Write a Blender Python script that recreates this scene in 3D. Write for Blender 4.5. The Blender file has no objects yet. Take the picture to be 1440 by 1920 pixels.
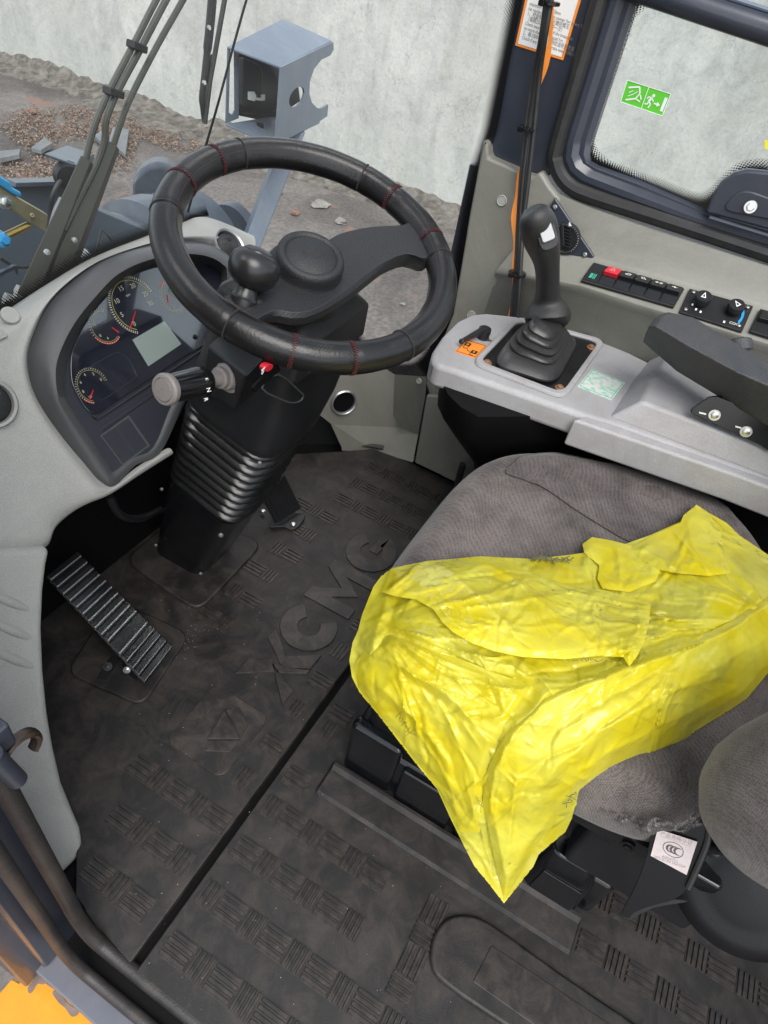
import bpy, bmesh, math, random
import numpy as np
from mathutils import Vector, Matrix, noise
random.seed(7)
rng = np.random.default_rng(7)
SC = bpy.context.scene
COL = SC.collection

# ------------------------------------------------------------------ camera, sky, sun, exposure
H = 1.25
_R = np.array([[.4813, -.8646, .1443], [-.5514, -.4265, -.717], [.6814, .2655, -.682]])
_u, _s, _v = np.linalg.svd(_R)
CM = _u @ _v
FPX = 1250.0
cam_d = bpy.data.cameras.new('camera')
cam = bpy.data.objects.new('camera', cam_d)
COL.objects.link(cam)
xr, yd, zf = (CM[i] for i in range(3))
cam.matrix_world = Matrix(((xr[0], -yd[0], -zf[0], 0), (xr[1], -yd[1], -zf[1], 0), (xr[2], -yd[2], -zf[2], H), (0, 0, 0, 1)))
cam_d.sensor_fit = 'VERTICAL'
cam_d.sensor_height = 24
cam_d.lens = FPX / 1920 * 24
cam_d.clip_start = 0.02
cam_d.clip_end = 200
SC.camera = cam
SUN_EL, SUN_AZ = 55, 232      # degrees; azimuth clockwise from +Y (behind, over the left shoulder)
world = bpy.data.worlds.new('World')
SC.world = world
world.use_nodes = True
wn = world.node_tree
wn.nodes.clear()
sky = wn.nodes.new('ShaderNodeTexSky')
sky.sky_type = 'NISHITA'
sky.sun_disc = False
sky.sun_elevation = math.radians(SUN_EL)
sky.sun_rotation = math.radians(SUN_AZ)
hs = wn.nodes.new('ShaderNodeHueSaturation')
hs.inputs['Saturation'].default_value = 0.32
bg = wn.nodes.new('ShaderNodeBackground')
bg.inputs['Strength'].default_value = 0.15
wo = wn.nodes.new('ShaderNodeOutputWorld')
wn.links.new(sky.outputs[0], hs.inputs['Color'])
wn.links.new(hs.outputs[0], bg.inputs[0])
wn.links.new(bg.outputs[0], wo.inputs[0])
sun_d = bpy.data.lights.new('sun', 'SUN')
sun_d.energy = 1.5
sun_d.angle = math.radians(42)
sun_d.color = (1, .96, .9)
sun = bpy.data.objects.new('sun', sun_d)
COL.objects.link(sun)
_az, _el = math.radians(SUN_AZ), math.radians(SUN_EL)
sd = Vector((math.sin(_az) * math.cos(_el), math.cos(_az) * math.cos(_el), math.sin(_el)))
sun.rotation_euler = sd.to_track_quat('Z', 'Y').to_euler()
SC.view_settings.view_transform = 'Standard'
SC.view_settings.look = 'None'
SC.view_settings.gamma = 1
SC.view_settings.exposure = 1.03
SC.cycles.max_bounces = 10
SC.cycles.transparent_max_bounces = 16
SC.cycles.caustics_reflective = False
SC.cycles.caustics_refractive = False

# ------------------------------------------------------------------ helpers
def V(*a): return Vector(a[0] if len(a) == 1 else a)

def ray(px, py):
    return V(*(CM.T @ np.array([(px - 720) / FPX, (py - 960) / FPX, 1.0])))

def at(px, py, z=None, x=None, y=None, pl=None, off=0.0):
    """point of a surface (height z, wall x, front y, or plane) seen at a pixel of the photograph"""
    d = ray(px, py); o = V(0, 0, H)
    if pl is not None:
        n = pl[1].normalized()
        t = ((pl[0] + n * off) - o).dot(n) / d.dot(n)
    elif z is not None: t = (z - H) / d.z
    elif x is not None: t = x / d.x
    else: t = y / d.y
    return o + d * t

MATS = {}
def mat(n, col, rough=.5, metal=0, var=.12, vscale=6, bump=0, bscale=300, dirt=None, dscale=5, damt=.5, coat=0, spec=.5, rvar=0, grain=0):
    if n in MATS: return MATS[n]
    m = bpy.data.materials.new(n); m.use_nodes = True
    t = m.node_tree; N = t.nodes; L = t.links
    b = N['Principled BSDF']
    b.inputs['Roughness'].default_value = rough
    b.inputs['Metallic'].default_value = metal
    b.inputs['Specular IOR Level'].default_value = spec
    b.inputs['Coat Weight'].default_value = coat
    b.inputs['Coat Roughness'].default_value = .08
    tc = N.new('ShaderNodeTexCoord')
    no = N.new('ShaderNodeTexNoise'); no.inputs['Scale'].default_value = vscale; no.inputs['Detail'].default_value = 6; no.inputs['Roughness'].default_value = .65
    L.new(tc.outputs['Object'], no.inputs['Vector'])
    mr = N.new('ShaderNodeMapRange'); mr.inputs['From Min'].default_value = .3; mr.inputs['From Max'].default_value = .7
    mr.inputs['To Min'].default_value = 1 - var; mr.inputs['To Max'].default_value = 1 + var
    L.new(no.outputs[0], mr.inputs[0])
    mx = N.new('ShaderNodeVectorMath'); mx.operation = 'SCALE'; mx.inputs[0].default_value = col[:3]
    L.new(mr.outputs[0], mx.inputs['Scale'])
    out = mx.outputs[0]
    if grain:
        ng = N.new('ShaderNodeTexNoise'); ng.inputs['Scale'].default_value = 850; ng.inputs['Detail'].default_value = 1
        L.new(tc.outputs['Object'], ng.inputs['Vector'])
        rg_ = N.new('ShaderNodeMapRange'); rg_.inputs['From Min'].default_value = .3; rg_.inputs['From Max'].default_value = .7
        rg_.inputs['To Min'].default_value = 1 - grain; rg_.inputs['To Max'].default_value = 1 + grain
        L.new(ng.outputs[0], rg_.inputs[0])
        mg = N.new('ShaderNodeVectorMath'); mg.operation = 'SCALE'; L.new(out, mg.inputs[0]); L.new(rg_.outputs[0], mg.inputs['Scale']); out = mg.outputs[0]
    if dirt:
        n2 = N.new('ShaderNodeTexNoise'); n2.inputs['Scale'].default_value = dscale; n2.inputs['Detail'].default_value = 9; n2.inputs['Roughness'].default_value = .72
        n2.inputs['Distortion'].default_value = .6
        L.new(tc.outputs['Object'], n2.inputs['Vector'])
        r2 = N.new('ShaderNodeMapRange'); r2.inputs['From Min'].default_value = .42; r2.inputs['From Max'].default_value = .68
        r2.inputs['To Max'].default_value = damt
        L.new(n2.outputs[0], r2.inputs[0])
        mi = N.new('ShaderNodeMix'); mi.data_type = 'RGBA'
        L.new(r2.outputs[0], mi.inputs[0]); L.new(out, mi.inputs[6]); mi.inputs[7].default_value = (*dirt, 1)
        out = mi.outputs[2]
    L.new(out, b.inputs['Base Color'])
    if rvar:
        r3 = N.new('ShaderNodeMapRange'); r3.inputs['From Min'].default_value = .3; r3.inputs['From Max'].default_value = .7
        r3.inputs['To Min'].default_value = max(0, rough - rvar); r3.inputs['To Max'].default_value = rough + rvar
        L.new(no.outputs[0], r3.inputs[0]); L.new(r3.outputs[0], b.inputs['Roughness'])
    if bump:
        n4 = N.new('ShaderNodeTexNoise'); n4.inputs['Scale'].default_value = bscale; n4.inputs['Detail'].default_value = 2
        L.new(tc.outputs['Object'], n4.inputs['Vector'])
        bp = N.new('ShaderNodeBump'); bp.inputs['Strength'].default_value = bump; bp.inputs['Distance'].default_value = .002
        L.new(n4.outputs[0], bp.inputs['Height']); L.new(bp.outputs[0], b.inputs['Normal'])
    MATS[n] = m
    return m

def custom(n, build):
    m = bpy.data.materials.new(n); m.use_nodes = True
    t = m.node_tree; build(t.nodes, t.links, t.nodes['Principled BSDF'], t.nodes['Material Output'])
    MATS[n] = m
    return m

def props(o, label=None, cat=None, group=None, kind=None):
    if label: o['label'] = label
    if cat: o['category'] = cat
    if group: o['group'] = group
    if kind: o['kind'] = kind
    return o

def thing(name, label, cat, loc=(0, 0, 0), group=None):
    o = bpy.data.objects.new(name, None); COL.objects.link(o)
    o.location = loc; o.empty_display_size = .05
    o['wl'] = list(loc)
    return props(o, label, cat, group)

def wloc(o):
    w = V(0, 0, 0)
    while o: w += o.location; o = o.parent
    return w

def ob(name, vs, fs, m, parent=None, smooth=False, bevel=0, seg=2, sub=0, angle=35, uv=None, weld=False, solid=0):
    vs = [V(v) for v in vs]
    lo = V([min(v[i] for v in vs) for i in range(3)]); hi = V([max(v[i] for v in vs) for i in range(3)])
    c = (lo + hi) / 2; c.z = lo.z
    me = bpy.data.meshes.new(name)
    me.from_pydata([v - c for v in vs], [], fs)
    bm = bmesh.new(); bm.from_mesh(me)
    if weld: bmesh.ops.remove_doubles(bm, verts=bm.verts, dist=1e-5)
    if not uv: bmesh.ops.recalc_face_normals(bm, faces=bm.faces)
    bm.to_mesh(me); bm.free()
    if uv:
        l = me.uv_layers.new(name='UVMap')
        for lp in me.loops: l.data[lp.index].uv = uv[lp.vertex_index]
    if m: me.materials.append(m)
    o = bpy.data.objects.new(name, me); COL.objects.link(o)
    if parent is not None:
        o.parent = parent; o.location = c - wloc(parent)
    else: o.location = c
    if smooth or bevel or sub:
        me.polygons.foreach_set('use_smooth', [True] * len(me.polygons))
    if solid:
        k = o.modifiers.new('solid', 'SOLIDIFY'); k.thickness = solid; k.offset = 0
    if bevel:
        k = o.modifiers.new('bevel', 'BEVEL'); k.width = bevel; k.segments = seg; k.limit_method = 'ANGLE'; k.angle_limit = math.radians(28); k.harden_normals = True
    if sub:
        k = o.modifiers.new('sub', 'SUBSURF'); k.levels = sub; k.render_levels = sub
    elif smooth and not bevel:
        try: me.set_sharp_from_angle(angle=math.radians(angle))
        except Exception: pass
    return o

class MB:
    """collects shapes into one mesh"""
    def __init__(s): s.v = []; s.f = []
    def add(s, vs, fs):
        k = len(s.v); s.v += [V(v) for v in vs]; s.f += [tuple(i + k for i in f) for f in fs]; return s
    def prism(s, poly, off):
        n = len(poly); off = V(off)
        return s.add(list(poly) + [V(p) + off for p in poly], [tuple(range(n)), tuple(range(2 * n - 1, n - 1, -1))] + [(i, i + n, (i + 1) % n + n, (i + 1) % n) for i in range(n)])
    def box(s, c, ax, h):
        c = V(c); a = [V(q).normalized() * e for q, e in zip(ax, h)]
        vs = [c + a[0] * i + a[1] * j + a[2] * k for i in (-1, 1) for j in (-1, 1) for k in (-1, 1)]
        return s.add(vs, [(0, 1, 3, 2), (4, 6, 7, 5), (0, 4, 5, 1), (2, 3, 7, 6), (0, 2, 6, 4), (1, 5, 7, 3)])
    def loft(s, rings, closed=True, cap=True):
        n = len(rings[0]); vs = [p for r in rings for p in r]; fs = []
        for i in range(len(rings) - 1):
            for j in range(n if closed else n - 1):
                fs.append((i * n + j, i * n + (j + 1) % n, (i + 1) * n + (j + 1) % n, (i + 1) * n + j))
        if closed and cap:
            fs.append(tuple(range(n))); fs.append(tuple(range((len(rings) - 1) * n, len(rings) * n))[::-1])
        return s.add(vs, fs)
    def tube(s, path, r, n=10, sy=1.0, up=None, cap=True):
        path = [V(p) for p in path]; rings = []
        rr = r if hasattr(r, '__len__') else [r] * len(path)
        u = None
        for i, p in enumerate(path):
            t = (path[min(i + 1, len(path) - 1)] - path[max(i - 1, 0)]).normalized()
            if u is None:
                u = V(up) if up is not None else (V(0, 0, 1) if abs(t.z) < .9 else V(1, 0, 0))
            u = (u - t * u.dot(t)).normalized(); w = t.cross(u)
            rings.append([p + (u * math.cos(a) * sy + w * math.sin(a)) * rr[i] for a in (2 * math.pi * k / n for k in range(n))])
        return s.loft(rings, True, cap)
    def lathe(s, c, axis, prof, n=24, up=None):
        """prof: list of (radius, height along axis)"""
        c = V(c); ax = V(axis).normalized()
        u = V(up) if up is not None else (V(1, 0, 0) if abs(ax.x) < .9 else V(0, 1, 0))
        u = (u - ax * u.dot(ax)).normalized(); w = ax.cross(u)
        return s.loft([[c + ax * h + (u * math.cos(a) + w * math.sin(a)) * max(r, 1e-5) for a in (2 * math.pi * k / n for k in range(n))] for r, h in prof])
    def build(s, name, m, parent=None, **k): return ob(name, s.v, s.f, m, parent, **k)

def smoothpath(pts, n=6, closed=False):
    P = [V(p) for p in pts]; out = []; L = len(P)
    rngi = range(L if closed else L - 1)
    for i in rngi:
        if closed: p0, p1, p2, p3 = P[(i - 1) % L], P[i], P[(i + 1) % L], P[(i + 2) % L]
        else: p0, p1, p2, p3 = P[max(i - 1, 0)], P[i], P[i + 1], P[min(i + 2, L - 1)]
        for k in range(n):
            t = k / n
            out.append(.5 * ((2 * p1) + (p2 - p0) * t + (2 * p0 - 5 * p1 + 4 * p2 - p3) * t * t + (3 * p1 - p0 - 3 * p2 + p3) * t ** 3))
    if not closed: out.append(P[-1])
    return out

def px(pts, **k): return [at(a, b, **k) for a, b in pts]

def near(px_, py_, ref, closer=0.0):
    """point on the sight line of a pixel, a little nearer than a reference point"""
    d = ray(px_, py_).normalized(); return V(0, 0, H) + d * ((ref - V(0, 0, H)).dot(d) - closer)

def rpoly(P, f=.13, n=5):
    out = []; L = len(P)
    for i in range(L):
        a_, b_, c_ = P[i - 1], P[i], P[(i + 1) % L]
        p, q_ = b_.lerp(a_, f), b_.lerp(c_, f)
        for k_ in range(n + 1):
            t = k_ / n; out.append(p * (1 - t) ** 2 + b_ * 2 * t * (1 - t) + q_ * t * t)
    return out

def plate(name, pts, m, parent, th_, bevel=0, smoothn=0, seg=2, **k):
    """a plate whose outline is given on a plane; off = thickness vector"""
    P = px(pts, **k)
    if smoothn: P = smoothpath(P, smoothn, True)
    return MB().prism(P, th_).build(name, m, parent, bevel=bevel, seg=seg)

def rrect(w, h, r, n=4):
    out = []
    for cx, cy, a0 in ((w - r, h - r, 0), (-w + r, h - r, 90), (-w + r, -h + r, 180), (w - r, -h + r, 270)):
        for k in range(n + 1):
            a = math.radians(a0 + 90 * k / n); out.append((cx + r * math.cos(a), cy + r * math.sin(a)))
    return out

def frame_pts(poly, c, u, v, w=None, h=0):
    c, u, v = V(c), V(u), V(v)
    n = u.cross(v)
    return [c + u * a + v * b + n * h for a, b in poly]

def text(s, size, c, u, v, m, parent, name='lettering', depth=.0002, bold=0, align='CENTER', sx=1.0):
    cu = bpy.data.curves.new('t', 'FONT'); cu.body = s; cu.size = size; cu.extrude = depth; cu.offset = bold
    cu.align_x = align; cu.align_y = 'CENTER'; cu.resolution_u = 3
    t = bpy.data.objects.new('t', cu); COL.objects.link(t)
    dg = bpy.context.evaluated_depsgraph_get(); dg.update()
    me = bpy.data.meshes.new_from_object(t.evaluated_get(dg))
    u = V(u).normalized(); v = V(v); v = (v - u * v.dot(u)).normalized(); n = u.cross(v)
    R = Matrix((u * sx, v, n)).transposed()
    vs = [R @ w.co for w in me.vertices]; fs = [tuple(p.vertices) for p in me.polygons]
    bpy.data.objects.remove(t); bpy.data.curves.remove(cu); bpy.data.meshes.remove(me)
    if not vs: return None
    vs = [V(c) + q for q in vs]
    return ob(name, vs, fs, m, parent)

def strip(name, outer, inner, m, parent, n=6):
    """ribbon between two matching lines, with its UV map in metres"""
    A = smoothpath(outer, n); B = smoothpath(inner, n)
    vs = []; uv = []; fs = []; s = 0
    for i, (a, b) in enumerate(zip(A, B)):
        if i: s += ((a + b) / 2 - (A[i - 1] + B[i - 1]) / 2).length
        vs += [a, b]; w = (a - b).length; uv += [(s, 0), (s, w)]
        if i: fs.append((2 * i - 2, 2 * i - 1, 2 * i + 1, 2 * i))
    return ob(name, vs, fs, m, parent, uv=uv)

def bolt(c, n, r, m, parent, name='bolt', hexa=True, h=.6, sides=6):
    b = MB()
    if hexa:
        b.lathe(c, n, [(r * 1.5, 0), (r * 1.5, r * .25), (r * 1.45, r * .3)], 16)
        b.lathe(V(c) + V(n).normalized() * r * .3, n, [(r, 0), (r, r * h), (r * .8, r * h + r * .1)], sides)
    else:
        b.lathe(c, n, [(r, 0), (r, r * .2), (r * .85, r * .5), (r * .45, r * .62), (r * .3, r * .4)], 16)
    return b.build(name, m, parent, smooth=True, angle=30)

# ------------------------------------------------------------------ materials
M_GREY = mat('grey_plastic', (.37, .372, .35), .5, var=.06, vscale=5, bump=.5, bscale=700, dirt=(.52, .53, .51), dscale=4, damt=.35, grain=.16)
M_TRIM = mat('olive_grey_plastic', (.195, .193, .165), .5, var=.07, vscale=4, bump=.3, bscale=700, dirt=(.34, .34, .31), dscale=3, damt=.4, grain=.16)
M_CONS = mat('console_plastic', (.36, .36, .37), .48, var=.06, vscale=5, bump=.45, bscale=700, dirt=(.24, .205, .185), dscale=7, damt=.5, grain=.16)
M_BLK = mat('black_plastic', (.012, .0125, .014), .38, var=.25, vscale=9, bump=.3, bscale=900, dirt=(.035, .035, .035), dscale=6, damt=.3, spec=.4)
M_BLKG = mat('black_gloss', (.006, .0065, .008), .2, var=.2, dirt=(.02, .02, .02), dscale=9, damt=.4, rvar=.06)
M_HOOD = mat('binnacle_plastic', (.07, .072, .075), .38, var=.12, vscale=6, bump=.3, bscale=900, dirt=(.09, .09, .09), dscale=8, damt=.3)
M_PANEL = mat('cluster_plastic', (.022, .025, .034), .5, var=.1, bump=.3, bscale=800)
M_SOFT = mat('armrest_rubber', (.04, .044, .05), .5, var=.15, bump=.8, bscale=420, dirt=(.09, .08, .075), dscale=10, damt=.5)
M_LEA = mat('leather_cover', (.009, .009, .0095), .32, var=.25, vscale=14, bump=.18, bscale=260, dirt=(.022, .019, .018), dscale=8, damt=.35, rvar=.06, spec=.42)
M_WHL = mat('wheel_plastic', (.013, .0135, .015), .48, var=.15, bump=.6, bscale=500)
M_RED = mat('red_thread', (.055, .010, .011), .6)
M_REDP = mat('red_plastic', (.62, .02, .04), .35, var=.04)
M_MAT = mat('rubber_mat', (.0125, .0118, .0116), .5, var=.3, vscale=9, bump=.3, bscale=900, dirt=(.060, .049, .043), dscale=19, damt=.7, rvar=.1, grain=.35)
M_MAT2 = mat('rubber_tread', (.017, .0155, .0148), .45, var=.12, vscale=12, bump=.15, bscale=900, dirt=(.080, .065, .056), dscale=24, damt=.75, grain=.3)
M_PAINT = mat('dark_blue_grey_paint', (.029, .035, .050), .3, var=.08, vscale=8, coat=.3, bump=.06, bscale=250, dirt=(.09, .09, .1), dscale=5, damt=.2)
M_BLUEG = mat('blue_grey_paint', (.115, .145, .20), .4, var=.08, vscale=5, dirt=(.25, .26, .27), dscale=6, damt=.35)
M_RUB = mat('black_rubber', (.014, .014, .015), .5, var=.2, dirt=(.04, .038, .036), dscale=20, damt=.5)
M_RUBD = mat('dusty_rubber', (.02, .019, .019), .45, var=.2, dirt=(.07, .058, .05), dscale=5, damt=.6, bump=.4, bscale=500)
M_CHR = mat('zinc_metal', (.6, .6, .58), .3, 1, var=.15, vscale=60)
M_BRASS = mat('rusty_bolt', (.45, .25, .15), .45, .7, var=.3, vscale=200)
M_SILV = mat('silver_trim', (.45, .46, .47), .35, .8, var=.05)
M_WHITE = mat('white_print', (.75, .76, .74), .5, var=.03)
M_CREAM = mat('cream_print', (.42, .42, .33), .5, var=.03)
M_REDP2 = mat('red_print', (.55, .05, .05), .5, var=.03)
M_ORG = mat('orange_print', (.85, .27, .04), .45, var=.05)
M_GREEN = mat('green_print', (.10, .50, .03), .45, var=.03)
M_GRN2 = mat('green_mark', (.05, .45, .3), .5)
M_BLUE = mat('blue_plastic', (.03, .30, .62), .35, var=.08)
M_YEL = mat('yellow_paint', (.80, .33, .02), .35, var=.1, vscale=8, coat=.4, dirt=(.75, .22, .03), dscale=9, damt=.4)
M_TAN = mat('zinc_yellow_bracket', (.38, .33, .20), .4, .5, var=.25, vscale=30)
M_WIPER = mat('wiper_metal', (.065, .062, .052), .4, .2, var=.1)
M_STK = mat('stalk_grey', (.22, .20, .19), .45, var=.08)
M_PAPER = mat('tag_paper', (.56, .50, .49), .6, var=.08, vscale=60, dirt=(.45, .36, .34), dscale=60, damt=.5)
M_CHALK = mat('white_scuff', (.55, .55, .52), .8)
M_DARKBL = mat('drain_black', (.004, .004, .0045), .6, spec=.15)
# ------------------------------------------------------------------ outside: ground, concrete wall, litter
GZ = -1.6
def b_ground(N, L, b, o):
    tc = N.new('ShaderNodeTexCoord')
    def nz(sc, det=8, dist=0, rough=.65):
        n = N.new('ShaderNodeTexNoise'); n.inputs['Scale'].default_value = sc; n.inputs['Detail'].default_value = det; n.inputs['Distortion'].default_value = dist; n.inputs['Roughness'].default_value = rough
        L.new(tc.outputs['Object'], n.inputs['Vector']); return n
    def ramp(src, stops):
        r = N.new('ShaderNodeValToRGB'); L.new(src, r.inputs[0]); e = r.color_ramp.elements
        while len(e) < len(stops): e.new(.5)
        for q, (p, c) in zip(e, stops): q.position = p; q.color = (*c, 1)
        return r
    big = nz(.55, 10, .8); a = ramp(big.outputs[0], [(.35, (.080, .071, .066)), (.5, (.132, .117, .109)), (.65, (.20, .18, .168))])
    fine = nz(26, 6); f = ramp(fine.outputs[0], [(.35, (.55, .55, .55)), (.55, (1, 1, 1)), (.75, (1.6, 1.5, 1.45))])
    m = N.new('ShaderNodeMix'); m.data_type = 'RGBA'; m.blend_type = 'MULTIPLY'; m.inputs[0].default_value = .8
    L.new(a.outputs[0], m.inputs[6]); L.new(f.outputs[0], m.inputs[7])
    red = nz(1.7, 3, .3); rr = ramp(red.outputs[0], [(.62, (0, 0, 0)), (.68, (1, 1, 1))])
    m2 = N.new('ShaderNodeMix'); m2.data_type = 'RGBA'; L.new(rr.outputs[0], m2.inputs[0]); L.new(m.outputs[2], m2.inputs[6]); m2.inputs[7].default_value = (.21, .125, .10, 1)
    L.new(m2.outputs[2], b.inputs['Base Color']); b.inputs['Roughness'].default_value = .75
    bp = N.new('ShaderNodeBump'); bp.inputs['Strength'].default_value = .5; bp.inputs['Distance'].default_value = .02
    L.new(fine.outputs[0], bp.inputs['Height']); L.new(bp.outputs[0], b.inputs['Normal'])
M_GROUND = custom('worn_asphalt', b_ground)

def b_wall(N, L, b, o):
    tc = N.new('ShaderNodeTexCoord')
    def nz(sc, det=8, dist=0, scale=None, rough=.65):
        n = N.new('ShaderNodeTexNoise'); n.inputs['Scale'].default_value = sc; n.inputs['Detail'].default_value = det; n.inputs['Distortion'].default_value = dist; n.inputs['Roughness'].default_value = rough
        if scale:
            mp = N.new('ShaderNodeMapping'); mp.inputs['Scale'].default_value = scale; L.new(tc.outputs['Object'], mp.inputs[0]); L.new(mp.outputs[0], n.inputs['Vector'])
        else: L.new(tc.outputs['Object'], n.inputs['Vector'])
        return n
    def ramp(src, stops):
        r = N.new('ShaderNodeValToRGB'); L.new(src, r.inputs[0]); e = r.color_ramp.elements
        while len(e) < len(stops): e.new(.5)
        for q, (p, c) in zip(e, stops): q.position = p; q.color = (*c, 1)
        return r.outputs[0]
    def mix(f, a, c, mode='MIX'):
        m = N.new('ShaderNodeMix'); m.data_type = 'RGBA'; m.blend_type = mode
        for i, s in ((0, f), (6, a), (7, c)):
            if hasattr(s, 'is_linked'): L.new(s, m.inputs[i])
            elif i == 0: m.inputs[0].default_value = s
            else: m.inputs[i].default_value = (*s, 1)
        return m.outputs[2]
    base = ramp(nz(.9, 9, .5).outputs[0], [(.3, (.42, .41, .39)), (.5, (.52, .508, .485)), (.7, (.60, .585, .555))])
    streak = ramp(nz(1.5, 7, .4, (1, 2.2, .35)).outputs[0], [(.36, (.84, .85, .84)), (.52, (1, 1, 1)), (.75, (1.05, 1.04, 1.03))])
    c = mix(.8, base, streak, 'MULTIPLY')
    stain = ramp(nz(.45, 8, 1.2).outputs[0], [(.52, (0, 0, 0)), (.7, (1, 1, 1))])
    mm = N.new('ShaderNodeMath'); mm.operation = 'MULTIPLY'; mm.inputs[1].default_value = .45; L.new(stain, mm.inputs[0])
    c = mix(mm.outputs[0], c, (.42, .41, .34))
    blot = ramp(nz(3.2, 9, 1.5).outputs[0], [(.32, (.78, .79, .80)), (.5, (1, 1, 1)), (.68, (1.08, 1.08, 1.07))])
    c = mix(.75, c, blot, 'MULTIPLY')
    # green damp tint towards the far end and the foot
    sp = N.new('ShaderNodeSeparateXYZ'); L.new(tc.outputs['Object'], sp.inputs[0])
    r = N.new('ShaderNodeMapRange'); r.inputs['From Min'].default_value = 0; r.inputs['From Max'].default_value = 1.5; r.inputs['To Min'].default_value = 1; r.inputs['To Max'].default_value = 0
    L.new(sp.outputs[2], r.inputs[0])
    m3 = N.new('ShaderNodeMath'); m3.operation = 'MULTIPLY'; m3.inputs[1].default_value = .38; L.new(r.outputs[0], m3.inputs[0])
    c = mix(m3.outputs[0], c, (.36, .40, .37))
    vo = N.new('ShaderNodeTexVoronoi'); vo.feature = 'DISTANCE_TO_EDGE'; vo.inputs['Scale'].default_value = 1.1
    w = nz(2.5, 6, 0)
    vm = N.new('ShaderNodeVectorMath'); vm.operation = 'MULTIPLY_ADD'; vm.inputs[1].default_value = (.9, .9, .9)
    L.new(w.outputs[1], vm.inputs[0]); L.new(tc.outputs['Object'], vm.inputs[2]); L.new(vm.outputs[0], vo.inputs['Vector'])
    cr = ramp(vo.outputs[0], [(0, (.55, .56, .55)), (.008, (1, 1, 1))])
    msk = ramp(nz(.8, 3, 0).outputs[0], [(.42, (0, 0, 0)), (.55, (.8, .8, .8))])
    c = mix(msk, c, mix(1.0, c, cr, 'MULTIPLY'))
    fs_ = ramp(nz(38, 5, 0).outputs[0], [(.3, (.86, .86, .86)), (.5, (1, 1, 1)), (.7, (1.07, 1.07, 1.07))])
    c = mix(.9, c, fs_, 'MULTIPLY')
    pk = ramp(nz(9, 8, 2.2).outputs[0], [(.24, (.76, .76, .74)), (.30, (1, 1, 1))])
    c = mix(.8, c, pk, 'MULTIPLY')
    L.new(c, b.inputs['Base Color']); b.inputs['Roughness'].default_value = .8
    bn = nz(14, 8, .3)
    bp = N.new('ShaderNodeBump'); bp.inputs['Strength'].default_value = .35; bp.inputs['Distance'].default_value = .02
    L.new(bn.outputs[0], bp.inputs['Height']); L.new(bp.outputs[0], b.inputs['Normal'])
M_CONC = custom('stained_concrete', b_wall)
M_SOIL = mat('crumbly_soil', (.085, .072, .062), .9, var=.5, vscale=14, bump=1, bscale=60, dirt=(.25, .235, .21), dscale=7, damt=.7)

# ground: one sheet, gently uneven near the machine
gv = []; gf = []; GN = 70
xs = [-60, -30, -12, -6, -3] + list(np.linspace(0, 10, GN)) + [14, 30, 60]
ys = [-60, -30, -12, -5] + list(np.linspace(0, 14, GN)) + [20, 35, 70]
for a in xs:
    for c in ys:
        k = 1 if (0 <= a <= 10 and 0 <= c <= 14) else 0
        gv.append((a, c, GZ + k * .03 * noise.noise(V(a * 1.3, c * 1.3, 0))))
ny = len(ys)
for i in range(len(xs) - 1):
    for j in range(ny - 1): gf.append((i * ny + j, (i + 1) * ny + j, (i + 1) * ny + j + 1, i * ny + j + 1))
props(ob('ground', gv, gf, M_GROUND, smooth=True), kind='structure')
WX = 7.9
wl = MB().box((WX + .12, 6, (GZ - .1 + 1.15) / 2), [(1, 0, 0), (0, 1, 0), (0, 0, 1)], (.12, 22, (1.15 - GZ + .1) / 2)).build('concrete_wall', M_CONC, bevel=.02)
props(wl, 'tall stained pale concrete wall standing along the yard behind the machine', 'wall')
# crumbled soil bank at the foot of the wall
sv = []; sf = []; n1, n2 = 160, 14
for i in range(n1):
    y = -2 + 15 * i / (n1 - 1)
    for j in range(n2):
        t = j / (n2 - 1)
        wd = .55 + .35 * noise.noise(V(y * .6, 3, 0))
        x = WX + .02 - wd * t
        h = (1 - t) ** 1.4 * (.16 + .1 * noise.noise(V(y * .9, 0, 1))) + .09 * abs(noise.noise(V(x * 5, y * 5, 2))) * (1 - t) + .04 * noise.noise(V(x * 13, y * 13, 5)) * (1 - t * .7)
        sv.append((x, y, GZ + h - (.07 if j == n2 - 1 else 0) + .01))
for i in range(n1 - 1):
    for j in range(n2 - 1): sf.append((i * n2 + j, (i + 1) * n2 + j, (i + 1) * n2 + j + 1, i * n2 + j + 1))
props(ob('soil_bank', sv, sf, M_SOIL, smooth=True), 'grey crumbled soil and rubble banked along the foot of the concrete wall', 'soil', kind='stuff')

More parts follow.
